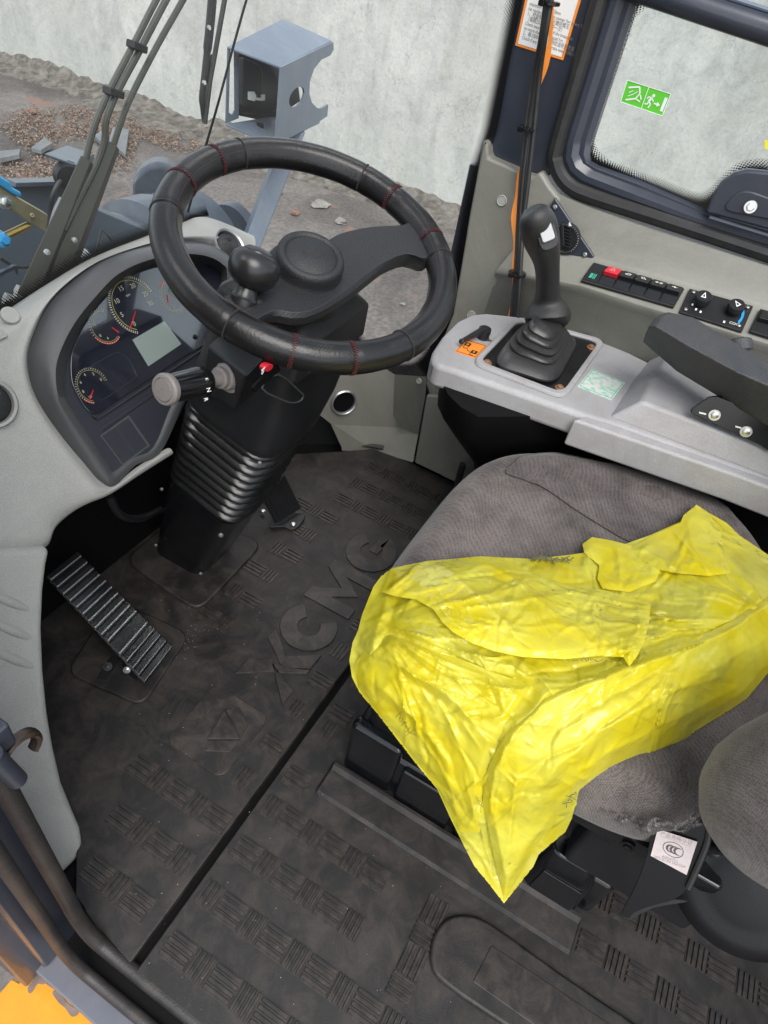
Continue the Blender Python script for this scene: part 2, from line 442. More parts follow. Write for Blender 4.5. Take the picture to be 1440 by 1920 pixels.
# leaf litter: thousands of small curled leaves in two drifts
def inpoly(x, y, P):
    c = False; j = len(P) - 1
    for i in range(len(P)):
        if (P[i][1] > y) != (P[j][1] > y) and x < (P[j][0] - P[i][0]) * (y - P[i][1]) / (P[j][1] - P[i][1]) + P[i][0]: c = not c
        j = i
    return c
M_LEAF = mat('dry_leaf', (.23, .16, .12), .8, var=.75, vscale=19)
drift = [[(5, 238), (40, 212), (130, 203), (200, 215), (290, 240), (400, 282), (330, 288), (262, 262), (250, 300), (150, 262), (60, 285), (20, 262)],
         [(-10, 300), (70, 292), (130, 300), (200, 290), (255, 300), (250, 318), (190, 330), (140, 345), (20, 345), (-10, 330)]]
lb = MB(); cnt = 0
while cnt < 7500:
    P = drift[0 if rng.random() < .62 else 1]
    a, b2 = rng.uniform(-10, 400), rng.uniform(200, 345)
    if not inpoly(a + rng.normal() * 5, b2 + rng.normal() * 4, P): continue
    if inpoly(a, b2, P) and noise.noise(V(a * .05, b2 * .05, 9)) < -.35: continue
    p = at(a, b2, z=GZ); p.z += .03 * noise.noise(V(p.x * 1.3, p.y * 1.3, 0)) + rng.uniform(.004, .05)
    th = rng.uniform(0, 6.28); s = rng.uniform(.009, .024); u = V(math.cos(th), math.sin(th), rng.normal() * .35).normalized() * s; v = V(-math.sin(th), math.cos(th), rng.normal() * .35).normalized() * s * .45
    up = V(0, 0, s * rng.uniform(.1, .5))
    lb.add([p - u, p + v + up, p + u, p - v + up], [(0, 1, 2), (0, 2, 3)]); cnt += 1
props(lb.build('leaf_litter', M_LEAF), 'two drifts of dry brown fallen leaves lying on the yard', 'leaves', kind='stuff')
# loose rubble
M_STONE = mat('pale_stone', (.22, .205, .19), .85, var=.25, vscale=12)
M_BRICK = mat('broken_brick', (.22, .12, .09), .9, var=.25, vscale=12)
M_SLATE = mat('grey_slab', (.17, .18, .19), .8, var=.2, vscale=5)
def lump(name, p, r, m, flat=.5, seed=0):
    bm = bmesh.new(); bmesh.ops.create_icosphere(bm, subdivisions=2, radius=1)
    vs = []
    for v in bm.verts:
        k = .72 + .5 * noise.noise(v.co * 1.3 + V(seed, seed * 2.1, 0))
        vs.append(V(p) + V(v.co.x * r * k, v.co.y * r * k, v.co.z * r * k * flat + r * flat * .4))
    fs = [tuple(v.index for v in f.verts) for f in bm.faces]; bm.free()
    return ob(name, vs, fs, m)
for i, (a, b2, r, m, lab) in enumerate([
        (102, 247, .05, M_STONE, 'pale pebble lying on the brown leaf drift'),
        (180, 177, .14, M_STONE, 'flat tan stone on the ground between the leaves and the wall'),
        (60, 210, .11, M_BRICK, 'faded brick fragment at the far corner of the leaves'),
        (600, 383, .15, M_STONE, 'pale flattened rubble patch seen through the steering wheel top'),
        (553, 400, .07, M_BRICK, 'red brick fragment behind the steering wheel rim beside pale rubble'),
        (640, 417, .09, M_STONE, 'pale stone on the ground above the right steering wheel spoke'),
        (755, 571, .035, M_STONE, 'small white pebble on the asphalt inside the lower wheel opening'),
        (520, 362, .09, M_BRICK, 'reddish brick piece nearest the mirror post'),
        (405, 255, .09, M_STONE, 'broken concrete lump at the wall foot beside the mirror'),
        (280, 165, .08, M_STONE, 'pale concrete lump leaning at the wall foot between the wipers')]):
    p = at(a, b2, z=GZ + .01)
    props(lump('stone' if m is M_STONE else 'brick_fragment', p, r, m, .22 if r > .1 else .45, i * 3.7), lab, 'stone' if m is M_STONE else 'brick', 'loose rubble on the yard')
for poly, lab in (([(212, 246), (243, 250), (236, 298), (205, 272)], 'upright edged dark slab half buried in leaves behind the left wiper'),
                  ([(60, 285), (85, 266), (100, 276), (78, 290)], 'small dark slab between the two leaf drifts'),
                  ([(0, 292), (40, 288), (38, 298), (0, 306)], 'dark slab at the left end of the leaf drifts'),
                  ([(178, 262), (192, 252), (205, 262), (196, 280)], 'dark triangular slab among the leaves')):
    props(MB().prism(px(poly, z=GZ + .05), V(0, 0, .05)).build('slab', M_SLATE, bevel=.006), lab, 'slab', 'loose slabs among the leaves')

# ------------------------------------------------------------------ side mirror on its post (outside, front right)
mir = thing('side_mirror', 'blue-grey sheet metal mirror box with dark housing on a slanted post outside the windshield', 'mirror', at(440, 470, y=1.5))
A, B_, C_, D_ = at(426, 87, y=1.42), at(524, 125, y=1.36), at(622, 76, y=1.58), at(530, 35, y=1.66)
th = V(0, 0, -.006)
MB().prism([A, B_, C_, D_], th).build('mirror_box_top', M_BLUEG, mir, bevel=.002)
A2, B2 = at(422, 232, y=1.42), at(514, 270, y=1.36)
D2 = at(528, 215, y=1.6)
# right side plate with its bite and hole
nr = (B_ - C_).cross(V(0, 0, 1)).normalized()
PS = (B_, (C_ - B_).cross(B2 - B_))
side = [(524, 125), (622, 78), (623, 92), (617, 103), (600, 111), (586, 128), (578, 152), (577, 175), (582, 192), (592, 202), (601, 203), (613, 195), (611, 217), (585, 235), (514, 270)]
def holed(name, outer, hole, plane, t, m, parent, bevel=0):
    """plate with one hole: outline and hole bridged"""
    O = px(outer, pl=plane); Hh = px(hole, pl=plane)
    bm = bmesh.new()
    def loop(P): 
        vv = [bm.verts.new(p) for p in P]; return [bm.edges.new((vv[i], vv[(i + 1) % len(vv)])) for i in range(len(vv))]
    e = loop(O) + loop(Hh)
    r = bmesh.ops.triangle_fill(bm, edges=e, use_beauty=True)
    f = [g for g in r['geom'] if isinstance(g, bmesh.types.BMFace)]
    ex = bmesh.ops.extrude_face_region(bm, geom=f)
    bmesh.ops.translate(bm, verts=[g for g in ex['geom'] if isinstance(g, bmesh.types.BMVert)], vec=t)
    bm.verts.index_update()
    vs = [v.co.copy() for v in bm.verts]; fs = [tuple(v.index for v in f.verts) for f in bm.faces]; bm.free()
    return ob(name, vs, fs, m, parent, bevel=bevel)
def circ(cx, cy, rx, ry=None, n=16, rot=0):
    ry = ry or rx; out = []
    for k in range(n):
        a = 2 * math.pi * k / n; x, y = rx * math.cos(a), ry * math.sin(a)
        out.append((cx + x * math.cos(rot) - y * math.sin(rot), cy + x * math.sin(rot) + y * math.cos(rot)))
    return out
npl = PS[1].normalized() * .006
if npl.x > 0: npl = -npl
holed('mirror_box_side', side, circ(553, 181, 12, 21, 18, .5), PS, -npl, M_BLUEG, mir)
PL = (A, (A2 - A).cross(D_ - A))
holed('mirror_box_side', [(426, 88), (446, 78), (446, 222), (422, 232)], [(430, 92), (438, 92), (439, 205), (434, 216), (427, 212)], PL, V(.005, 0, 0), M_BLUEG, mir)
MB().prism([A2, B2, at(600, 228, y=1.55), D2], V(0, 0, -.006)).build('mirror_box_base', M_BLUEG, mir, bevel=.002)
hp = [(447, 98), (462, 96), (488, 112), (505, 120), (521, 150), (519, 205), (505, 216), (450, 214), (440, 195)]
MB().prism(px(hp, y=1.49), V(.09, .03, 0)).build('mirror_housing', M_BLK, mir, bevel=.014, seg=3)
MB().prism(px([(447, 92), (523, 130), (520, 232), (440, 215)], y=1.56), V(.01, .004, 0)).build('dark_backing', M_BLK, mir)
MB().prism(px([(530, 150), (556, 145), (562, 190), (540, 205)], y=1.62), V(.01, .004, 0)).build('dark_backing', M_BLK, mir)  # black slab added to darken the view through the side hole
MB().prism(px([(457, 108), (487, 122), (494, 135), (493, 200), (456, 200)], y=1.463), V(0, .02, 0)).build('mirror_lug', M_BLK, mir, bevel=.006)
for P in ([(466, 172), (477, 172), (481, 180), (478, 190), (466, 187)], [(480, 183), (492, 184), (492, 189), (481, 188)], [(490, 178), (497, 177), (497, 188), (491, 189)]):
    MB().prism(px(P, y=1.459), V(0, .003, 0)).build('white_sticker', M_WHITE, mir)
MB().prism(px([(600, 203), (613, 195), (611, 217), (598, 224)], pl=PS, off=.004), npl * .2).build('rust_edge', mat('rust', (.25, .17, .15), .8), mir)
pa = at(548, 255, y=1.5); pb = at(452, 452, y=1.5) + V(0, 0, -.1)
pa2 = pa + (pa - pb) * .05
MB().loft([[q + V(-.05, 0, 0), q + V(0, -.045, 0), q + V(.06, 0, 0), q + V(0, .045, 0)] for q in (pa2, pb + (pb - pa) * .8)]).build('mirror_post', M_BLUEG, mir, bevel=.004)
MB().prism(px([(495, 232), (575, 236), (560, 275), (490, 262)], y=1.5), V(0, .02, 0)).build('post_bracket', M_BLUEG, mir, bevel=.003)
MB().lathe(at(484, 240, y=1.45), (0, 0, 1), [(.018, 0), (.018, .012)], 16).build('grommet', M_BLK, mir, smooth=True)

# ------------------------------------------------------------------ front frame of the machine seen through the glass
M_CHAS = mat('chassis_paint', (.052, .068, .094), .35, var=.1, vscale=5, dirt=(.16, .17, .18), dscale=7, damt=.4)
fr = thing('loader_chassis', 'blue-grey front frame of the loader with rounded lamp drums seen through the windshield', 'machine frame', at(200, 480, y=1.6))
def drum(p, q, prof, name='fender_drum'):
    a = V(q) - V(p); L_ = a.length
    MB().lathe(p, a, [(r, h * L_) for r, h in prof], 40).build(name, M_CHAS, fr, smooth=True, angle=25)
P1 = at(210, 470, y=1.75); P2 = at(405, 400, y=1.75)
P1.z -= .12; P2.z -= .13
drum(P1, P2, [(0, -.1), (.2, -.1), (.225, -.08), (.225, .1), (.20, .12), (.20, .2), (.25, .24), (.25, .42), (.22, .45), (.22, .55), (.24, .58), (.24, .78), (.2, .86), (.13, .93), (.12, 1.0), (0, 1.0)])
MB().lathe(at(428, 405, y=1.7) - V(0, 0, .06), (1, .1, 0), [(0, 0), (.1, 0), (.1, .05), (.07, .09), (0, .09)], 30).build('end_cap', M_CHAS, fr, smooth=True, angle=25)
MB().prism(px([(247, 338), (262, 318), (280, 307), (305, 303), (328, 316), (345, 345), (330, 420), (250, 400)], y=2.0), V(.12, .10, -.02)).build('lamp_box', M_CHAS, fr, bevel=.03, seg=4)
MB().prism(px([(-80, 352), (28, 350), (126, 346), (150, 380), (275, 432), (110, 545), (-80, 620)], y=1.62), V(.02, .05, 0)).build('frame_plate', mat('frame_shade_paint', (.055, .075, .10), .45, var=.1, dirt=(.1, .12, .14), dscale=5, damt=.3), fr, bevel=.004)
MB().prism(px([(28, 352), (126, 348), (124, 340), (30, 343)], y=1.6), V(0, .04, 0)).build('plate_flange', M_CHAS, fr, bevel=.002)
MB().prism([at(83, 288, y=1.5), at(125, 272, y=1.62), at(173, 287, y=1.58), at(143, 309, y=1.46)], V(0, 0, -.006)).build('lamp_bracket_top', M_CHAS, fr, bevel=.002)
MB().prism([at(143, 309, y=1.46), at(173, 288, y=1.58), at(181, 360, y=1.58), at(148, 378, y=1.46)], V(.006, 0, 0)).build('lamp_bracket_side', M_CHAS, fr, bevel=.002)
MB().lathe(at(124, 322, y=1.5), (-.6, -1, -.1), [(0, 0), (.03, 0), (.036, .02), (.03, .04), (0, .045)], 18).build('lamp_body', M_BLK, fr, smooth=True)
MB().tube(smoothpath([at(118, 330, y=1.48), at(100, 365, y=1.48), at(94, 400, y=1.5), at(98, 440, y=1.5), at(88, 470, y=1.5)], 5), .006, 8).build('lamp_cable', M_RUB, fr, smooth=True)
for i in range(2):
    MB().tube(smoothpath([at(116 + i * 5, 372, y=1.47), at(103 + i * 4, 400, y=1.47), at(92 + i * 3, 450, y=1.47), at(75, 560, y=1.47)], 5), .007, 8).build('conduit', mat('grey_conduit', (.16, .18, .2), .5), fr, smooth=True)
MB().tube(smoothpath([at(0, 483, y=1.3), at(25, 498, y=1.3), at(52, 500, y=1.3), at(70, 488, y=1.3)], 5), .004, 8).build('thin_hose', M_RUB, fr, smooth=True)
MB().tube([at(140, 545, y=1.3), at(170, 510, y=1.3), at(190, 430, y=1.3), at(210, 450, y=1.3)], .003, 6).build('thin_wire', M_RUB, fr, smooth=True)
PAR = at(160, 478, y=1.3)
for a, b2, r in ((155, 482, .018), (164, 490, .014), (122, 462, .012), (115, 475, .010)):
    MB().lathe(at(a, b2, y=1.25), (-.5, -.8, .5), [(r, 0), (r, r), (r * .6, r * 1.2), (r * .6, r * 2)], 10).build('hydraulic_fitting', M_CHR, fr, smooth=True)
for a, b2 in ((30, 545), (8, 560)):
    c = at(a, b2, y=1.2); ax = V(.6, -.3, -.4)
    q = MB().lathe(c, ax, [(.014, 0), (.014, .02), (.011, .021), (.011, .035)], 6).build('hose_nut', M_CHR, fr)
    MB().lathe(c + ax.normalized() * .035, ax, [(.008, 0), (.008, .02)], 10).build('brass_stud', mat('brass', (.5, .35, .1), .35, 1), q, smooth=True)
for P in ([(0, 512), (28, 498), (32, 503), (0, 520)], [(28, 498), (33, 499), (34, 516), (29, 514)]):
    MB().prism(px(P, y=1.28), V(0, .01, 0)).build('small_bracket', M_CHAS, fr)

vb = thing('valve_bracket', 'zinc bracket with blue valves and a brass rod at the left edge outside the glass', 'bracket', at(10, 430, y=1.25))
MB().prism(px([(-60, 330), (0, 350), (28, 367), (90, 403), (86, 436), (72, 428), (0, 382), (-60, 350)], y=1.2), V(.005, .02, 0)).build('zinc_plate', M_TAN, vb, bevel=.002)
MB().prism(px([(-60, 320), (0, 330), (20, 342), (24, 352), (42, 362), (41, 372), (26, 366), (0, 349), (-60, 330)], y=1.195), V(.01, .07, 0)).build('blue_valve', M_BLUE, vb, bevel=.004)
MB().prism(px([(-60, 430), (0, 434), (10, 436), (18, 446), (14, 462), (0, 462), (-60, 470)], y=1.2), V(.01, .05, 0)).build('blue_valve', M_BLUE, vb, bevel=.006)
MB().lathe(at(3, 450, y=1.19), (-.2, -1, .3), [(.014, 0), (.014, .01), (.007, .012), (.007, .02)], 6).build('valve_nut', M_BLUE, vb)
MB().tube([at(10, 443, y=1.2), at(53, 423, y=1.21)], .0075, 10).build('brass_rod', mat('brass', (.5, .35, .1), .35, 1), vb, smooth=True)
bolt(at(9, 379, y=1.195), (-.2, -1, .3), .009, M_CHR, vb)
bolt(at(60, 404, y=1.195), (-.2, -1, .3), .005, M_TAN, vb, hexa=False, name='rivet')
# yellow fender tip behind the dashboard
props(plate('yellow_fender', [(452, 440), (458, 446), (482, 474), (470, 478), (450, 462)], M_YEL, None, V(.05, .1, -.02), y=1.3, bevel=.004), 'small yellow fender edge showing between the air vent and the steering wheel', 'fender')
# ------------------------------------------------------------------ cab shell
def b_glass(N, L, b, o):
    N.remove(b)
    tr = N.new('ShaderNodeBsdfTransparent'); tr.inputs[0].default_value = (.93, .965, .95, 1)
    gl = N.new('ShaderNodeBsdfGlossy'); gl.inputs['Roughness'].default_value = .01; gl.inputs[0].default_value = (.9, .9, .9, 1)
    df = N.new('ShaderNodeBsdfDiffuse'); df.inputs[0].default_value = (.6, .62, .62, 1)
    fr = N.new('ShaderNodeFresnel'); fr.inputs[0].default_value = 1.16
    m1 = N.new('ShaderNodeMixShader'); m1.inputs[0].default_value = .035  # small diffuse share stands in for whitish reflection haze, with some dust
    L.new(tr.outputs[0], m1.inputs[1]); L.new(df.outputs[0], m1.inputs[2])
    m2 = N.new('ShaderNodeMixShader'); L.new(fr.outputs[0], m2.inputs[0]); L.new(m1.outputs[0], m2.inputs[1]); L.new(gl.outputs[0], m2.inputs[2])
    L.new(m2.outputs[0], o.inputs[0])
M_GLASS = custom('clear_glass', b_glass)
def b_frit(N, L, b, o):
    b.inputs['Base Color'].default_value = (.006, .006, .007, 1); b.inputs['Roughness'].default_value = .25
    uv = N.new('ShaderNodeUVMap'); sp = N.new('ShaderNodeSeparateXYZ'); L.new(uv.outputs[0], sp.inputs[0])
    def M(op, a, c=None, d=None):
        m = N.new('ShaderNodeMath'); m.operation = op
        for i, s in enumerate((a, c, d)):
            if s is None: continue
            if hasattr(s, 'is_linked'): L.new(s, m.inputs[i])
            else: m.inputs[i].default_value = s
        return m.outputs[0]
    p = .0056
    u = M('DIVIDE', sp.outputs[0], p); v = M('DIVIDE', sp.outputs[1], p)
    a = M('ADD', u, v); c = M('SUBTRACT', u, v)      # diagonal lattice
    fa = M('SUBTRACT', M('FRACT', a), .5); fc = M('SUBTRACT', M('FRACT', c), .5)
    d = M('SQRT', M('ADD', M('MULTIPLY', fa, fa), M('MULTIPLY', fc, fc)))
    r = M('MULTIPLY_ADD', sp.outputs[1], 22.0, .20)
    k = M('LESS_THAN', d, r)
    tr = N.new('ShaderNodeBsdfTransparent'); mx = N.new('ShaderNodeMixShader')
    L.new(k, mx.inputs[0]); L.new(tr.outputs[0], mx.inputs[1]); L.new(b.outputs[0], mx.inputs[2]); L.new(mx.outputs[0], o.inputs[0])
M_FRIT = custom('dotted_black_border', b_frit)

X3 = [(1, 0, 0), (0, 1, 0), (0, 0, 1)]
props(MB().box((.8175, .05, -.03), X3, (.7225, 1.02, .018)).build('cab_floor', M_DARKBL), kind='structure')
cab = thing('loader_cab', 'dark blue-grey steel cab shell of the wheel loader with glass, olive-grey trim and door opening', 'vehicle cab', (.8, 0, -.05))
MB().box((.8, -1.02, .35), X3, (.76, .02, .42)).build('rear_panel', M_TRIM, cab, bevel=.01)
for x, y in ((.07, -.98), (1.53, -.98), (.07, .95)):
    MB().box((x, y, .92), X3, (.04, .04, .96)).build('pillar', M_PAINT, cab, bevel=.008)
MB().box((.58, 1.035, .28), X3, (.52, .012, .33)).build('firewall', M_DARKBL, cab)
MB().box((1.545, -.22, .38), X3, (.012, .78, .44)).build('outer_side_panel', M_PAINT, cab)
GP = (V(1.22, 1.0, 0), V(.34, .28, 0))
MB().prism([V(1.16, 1.08, -.05), V(1.515, .655, -.05), V(1.515, .655, .25), V(1.16, 1.08, .25)], V(.02, .015, 0)).build('corner_panel', M_BLK, cab)
# windshield: front pane, bend, corner pane
gr = []
for x, y in ((.1, .97), (.3, .99), (.7, 1.0), (1.05, 1.0), (1.14, 1.0), (1.19, .998), (1.225, .975), (1.36, .83), (1.465, .705), (1.492, .66), (1.50, .61), (1.50, .53)):
    gr.append([V(x, y, z) for z in (.26 if x > 1.16 else .63, .7, 1.0, 1.5, 1.88)])
MB().loft(gr, False).build('windshield_pane', M_GLASS, cab, smooth=True, angle=60)
MB().box((.6, 1.0, 1.87), X3, (.55, .02, .02)).build('top_rail', M_PAINT, cab)
# dotted print along the glass edges
strip('dotted_border', px([(-40, 575), (0, 556), (60, 528), (130, 478), (200, 445), (270, 420), (340, 397), (385, 384)], y=.992),
      px([(-40, 606), (0, 588), (60, 556), (130, 506), (200, 471), (280, 440), (345, 416), (392, 404)], y=.992), None, cab)
_in = [(952, -40), (948, 0), (925, 120), (900, 243), (877, 320), (861, 400), (849, 470), (838, 545), (822, 596), (800, 640), (778, 668)]
_out = [(990, -40), (980, 0), (955, 120), (932, 243), (904, 320), (888, 400), (874, 470), (861, 545), (845, 600), (826, 655), (806, 700)]
strip('dotted_border', px(_in, x=1.494) + px([(755, 676), (730, 668), (700, 645), (664, 612)], pl=GP, off=-.006),
      px(_out, x=1.494) + px([(765, 716), (716, 706), (680, 680), (640, 640)], pl=GP, off=-.006), M_FRIT, cab, 4)
for o in cab.children:
    if o.name.startswith('dotted_border') and not o.data.materials: o.data.materials.append(M_FRIT)

# ---- right side: pillar between the glasses, window frame, seals, pane
MB().prism([V(1.50, .517, .85), V(1.50, .37, .85), V(1.50, .37, 1.88), V(1.50, .53, 1.88)], V(.06, 0, 0)).build('front_pillar', M_PAINT, cab, bevel=.006)
win = thing('side_window', 'right side cab window in a dark blue-grey frame with dotted border and black rubber seal', 'window', (1.5, .3, .86))
def wpath(pts, x): return [at(a, b, x=x) for a, b in pts]
rub = wpath([(1046, 270), (1043, 302), (1052, 328), (1072, 350), (1113, 368), (1250, 412), (1440, 474), (1700, 560)], 1.495)
rub = [V(1.495, rub[0].y, 1.86)] + [V(1.495, rub[0].y, z) for z in (1.6, 1.3, 1.1)] + rub
RP = smoothpath(rub, 4)
MB().tube(RP, .017, 10, sy=1.0).build('rubber_seal', M_RUB, win, smooth=True)
gq = MB()
for i in range(4, len(RP) - 1):
    pass
fo = wpath([(1090, 262), (1086, 288), (1094, 306), (1115, 320), (1200, 352), (1325, 402), (1440, 436), (1700, 520)], 1.50)
fi = wpath([(1108, 265), (1104, 290), (1106, 304), (1120, 312), (1200, 341), (1325, 396), (1440, 428), (1700, 510)], 1.50)
fo = [V(1.5, fo[0].y, 1.86), V(1.5, fo[0].y, 1.3)] + fo; fi = [V(1.5, fi[0].y, 1.86), V(1.5, fi[0].y, 1.3)] + fi
# stepped frame: outer lip, ridge, inner lip
ro = [V(1.497, p.y, p.z) for p in [V(1.5, rub[0].y, 1.86), V(1.5, rub[0].y, 1.3)] + rub[4:]]
rings = []
for a, b2, c in zip(ro, fo, fi):
    m = b2.lerp(a, .5)
    rings.append([V(1.52, a.y, a.z), V(1.492, *a.lerp(b2, .25).yz), V(1.485, *m.yz), V(1.485, *m.lerp(b2, .5).yz), V(1.497, *b2.yz), V(1.497, *b2.lerp(c, .5).yz), V(1.507, *c.yz), V(1.53, c.y, c.z)])
MB().loft(rings, False).build('window_frame', M_PAINT, win, smooth=True, angle=25)
MB().box((1.515, -.3, 1.4), X3, (.0025, .64, .53)).build('window_pane', M_GLASS, win)
inn = [(1245, -10), (1222, 8), (1199, 27), (1187, 47), (1148, 156), (1119, 249), (1119, 272), (1133, 292), (1160, 307), (1230, 331), (1300, 358), (1327, 354), (1358, 323), (1386, 303), (1417, 297), (1440, 299), (1520, 320)]
out = [(1200, -40), (1178, -12), (1170, 8), (1158, 44), (1138, 115), (1094, 258), (1086, 288), (1092, 307), (1112, 317), (1220, 357), (1300, 388), (1345, 396), (1385, 370), (1405, 352), (1425, 340), (1445, 342), (1520, 360)]
strip('dotted_border', px(inn, x=1.511), px(out, x=1.511), M_FRIT, win, 4)
a = at(1150, -38, x=1.492); b2 = at(1480, 70, x=1.492)
dr = (b2 - a).normalized()
MB().tube([a, b2, b2 + dr * .6], .021, 14).build('window_rail', M_PAINT, win, smooth=True)
MB().tube([a + V(-.003, 0, .024), b2 + dr * .6 + V(-.003, 0, .024)], .004, 8).build('rail_bead', M_BLUEG, win, smooth=True)
# handle boss with bolt
hb = [(1322, 400), (1335, 365), (1352, 340), (1375, 324), (1400, 318), (1440, 322), (1500, 340), (1500, 450), (1440, 432)]
MB().prism(px(hb, x=1.48), V(.02, 0, 0)).build('handle_boss', M_PAINT, win, bevel=.006, seg=3)
MB().prism(smoothpath(px([(1362, 395), (1375, 368), (1400, 358), (1440, 370), (1500, 390), (1500, 430), (1440, 412)], x=1.476), 4, True), V(.008, 0, 0)).build('handle_recess', M_PAINT, win, bevel=.003)
bolt(at(1407, 388, x=1.474), (-1, -.1, .15), .0075, M_CHR, win)
MB().tube(px([(1330, 408), (1440, 442), (1560, 480)], x=1.476), .004, 8).build('chrome_edge', M_PAINT, win, smooth=True)

# exit sign: flat sticker on the pane
SP1 = [(1176, 149.4), (1259, 175.6), (1242, 218), (1163, 191)]
ex = thing('exit_sticker', 'green and white emergency exit sticker with running figure on the side window', 'sticker', at(1205, 185, x=1.508))
q = px(SP1, x=1.508)
def bil(Q, u, v, off=V(0, 0, 0)):      # u right, v down
    return Q[0] * (1 - u) * (1 - v) + Q[1] * u * (1 - v) + Q[2] * u * v + Q[3] * (1 - u) * v + off
MB().prism(q, V(.0008, 0, 0)).build('sticker_sheet', M_GREEN, ex)
def mark(polys, Q, m, par, name='pictogram', off=V(-.0008, 0, 0), t=V(.0006, 0, 0)):
    b = MB()
    for P in polys: b.prism([bil(Q, u, v, off) for u, v in P], t)
    return b.build(name, m, par)
def bar(u0, v0, u1, v1, w, asp=2.0):
    d = V((u1 - u0) * asp, v1 - v0, 0); n = V(-d.y, d.x, 0).normalized() * w / 2
    return [(u0 + n.x / asp, v0 + n.y), (u1 + n.x / asp, v1 + n.y), (u1 - n.x / asp, v1 - n.y), (u0 - n.x / asp, v0 - n.y)]
mark([[(0, 0), (1, 0), (1, .03), (0, .03)], [(0, .97), (1, .97), (1, 1), (0, 1)], [(0, 0), (.015, 0), (.015, 1), (0, 1)], [(.985, 0), (1, 0), (1, 1), (.985, 1)], [(.492, 0), (.506, 0), (.506, 1), (.492, 1)],
      bar(.08, .30, .31, .13, .07), bar(.31, .13, .36, .40, .06), bar(.10, .84, .30, .66, .07), bar(.30, .66, .42, .72, .05), bar(.36, .40, .30, .66, .05), bar(.38, .44, .43, .62, .05),
      bar(.12, .5, .2, .36, .03), bar(.12, .66, .24, .48, .03), bar(.2, .56, .3, .34, .03),
      [(.90, .22), (.965, .22), (.965, .82), (.90, .82)],
      [(.66 + .033 * math.cos(t), .30 + .066 * math.sin(t)) for t in np.linspace(0, 6.1, 9)],
      bar(.645, .38, .60, .58, .10), bar(.635, .42, .57, .40, .045), bar(.57, .40, .545, .50, .045), bar(.645, .42, .70, .54, .045), bar(.60, .58, .59, .72, .055), bar(.59, .72, .53, .74, .05), bar(.615, .58, .655, .70, .055), bar(.655, .70, .635, .86, .055),
      bar(.72, .60, .80, .60, .06), [(.79, .50), (.86, .60), (.79, .70)]], q, M_WHITE, ex)
mark([[(0, 0), (1, 0), (1, 1), (0, 1)]], px([(1434, 262), (1480, 268), (1480, 285), (1434, 279)], x=1.508), mat('yellow_print', (.8, .7, .03), .5), win, 'yellow_sticker')

# ---- olive trim on the right wall
def quadm(name, Ps, m, par, th, bevel=.004, seg=2): return MB().prism(Ps, th).build(name, m, par, bevel=bevel, seg=seg)
TX = 1.472
plate('pillar_trim', [(905, 262), (914, 270), (916, 296), (997, 332), (1013, 322), (1030, 350), (1050, 375), (1040, 420), (1000, 500), (960, 640), (880, 760), (812, 760), (797, 720), (802, 690), (822, 655), (848, 590), (862, 510), (880, 400), (893, 330)], M_TRIM, cab, V(.05, 0, 0), x=TX, bevel=.009, seg=3)
st = [((1000, 338), (1.476), (992, 430), (1.472), (930, 508), (1.462)),
      ((1038, 362), (1.480), (1040, 462), (1.470), (978, 514), (1.42)),
      ((1112, 392), (1.482), (1113, 483), (1.462), (1090, 536), (1.385)),
      ((1220, 430), (1.482), (1230, 516), (1.462), (1200, 572), (1.38)),
      ((1330, 465), (1.482), (1340, 547), (1.462), (1320, 608), (1.38)),
      ((1440, 500), (1.482), (1450, 578), (1.462), (1440, 645), (1.38)),
      ((1640, 565), (1.482), (1650, 640), (1.462), (1650, 715), (1.38))]
rr = []
LB = []; LC = []
for a_, xa, b_, xb, c_, xc in st:
    A_, Bq, Cq = at(*a_, x=xa), at(*b_, x=xb), at(*c_, x=xc)
    LB.append(Bq); LC.append(Cq)
    dwn = Cq + V(.012, 0, -.02)
    rr.append([V(1.54, A_.y, A_.z + .004), A_, A_.lerp(Bq, .04), A_.lerp(Bq, .5), A_.lerp(Bq, .95), Bq + V(-.002, 0, 0), Bq.lerp(Cq, .1), Bq.lerp(Cq, .9), Cq, Cq + V(.0, 0, -.008), dwn, V(1.44, Cq.y, .30), V(1.47, Cq.y, .02)])
MB().loft(rr, False).build('side_trim', M_TRIM, cab, smooth=True, angle=50)
SLP = (LC[2], (LC[4] - LC[2]).cross(LB[3] - LC[3]))
if SLP[1].z < 0: SLP = (SLP[0], -SLP[1])
SLN = SLP[1].normalized()
for i, (a_, b_, x_, r_) in enumerate([(941, 376, TX, .0115), (884, 591, TX, .0115), (1307, 512, 1.474, .012), (1090 - 304, 714, 1.47, .008)]):
    c = at(a_, b_, x=x_)
    if i == 3: c = at(a_, b_, x=1.455)
    MB().lathe(c, (-1, 0, .05), [(r_, 0), (r_, .002), (r_ * .88, .003), (r_ * .82, .0012), (r_ * .6, .001), (r_ * .55, .002), (0, .002)], 24).build('screw_cap', M_GREY, cab, smooth=True, angle=25)
# kick panel below the corner glass
KP = (V(1.43, .685, 0), V(-.64, -.77, .1))
k = {n: at(a_, b_, pl=KP) for n, a_, b_ in (('r0', 596, 695), ('r1', 682, 706), ('r1b', 708, 738), ('r2', 737, 778), ('r3', 754, 802), ('f0', 590, 770), ('f1', 622, 795), ('f2', 641, 840))}
k['r4'] = at(784, 815, x=1.472); k['b1'] = at(703, 846, pl=KP); k['b2'] = at(774, 867, x=1.468); k['b3'] = at(862, 905, z=.0)
k['b0'] = at(641, 845, pl=KP)
k['g0'] = at(640, 640, pl=GP, off=-.01); k['g1'] = at(705, 680, pl=GP, off=-.01); k['g2'] = at(740, 702, pl=GP, off=-.01); k['g3'] = at(800, 706, x=1.46); k['s0'] = at(797, 745, x=1.468); k['s1'] = at(840, 760, x=1.472); k['g4'] = at(600, 600, pl=GP, off=-.01)
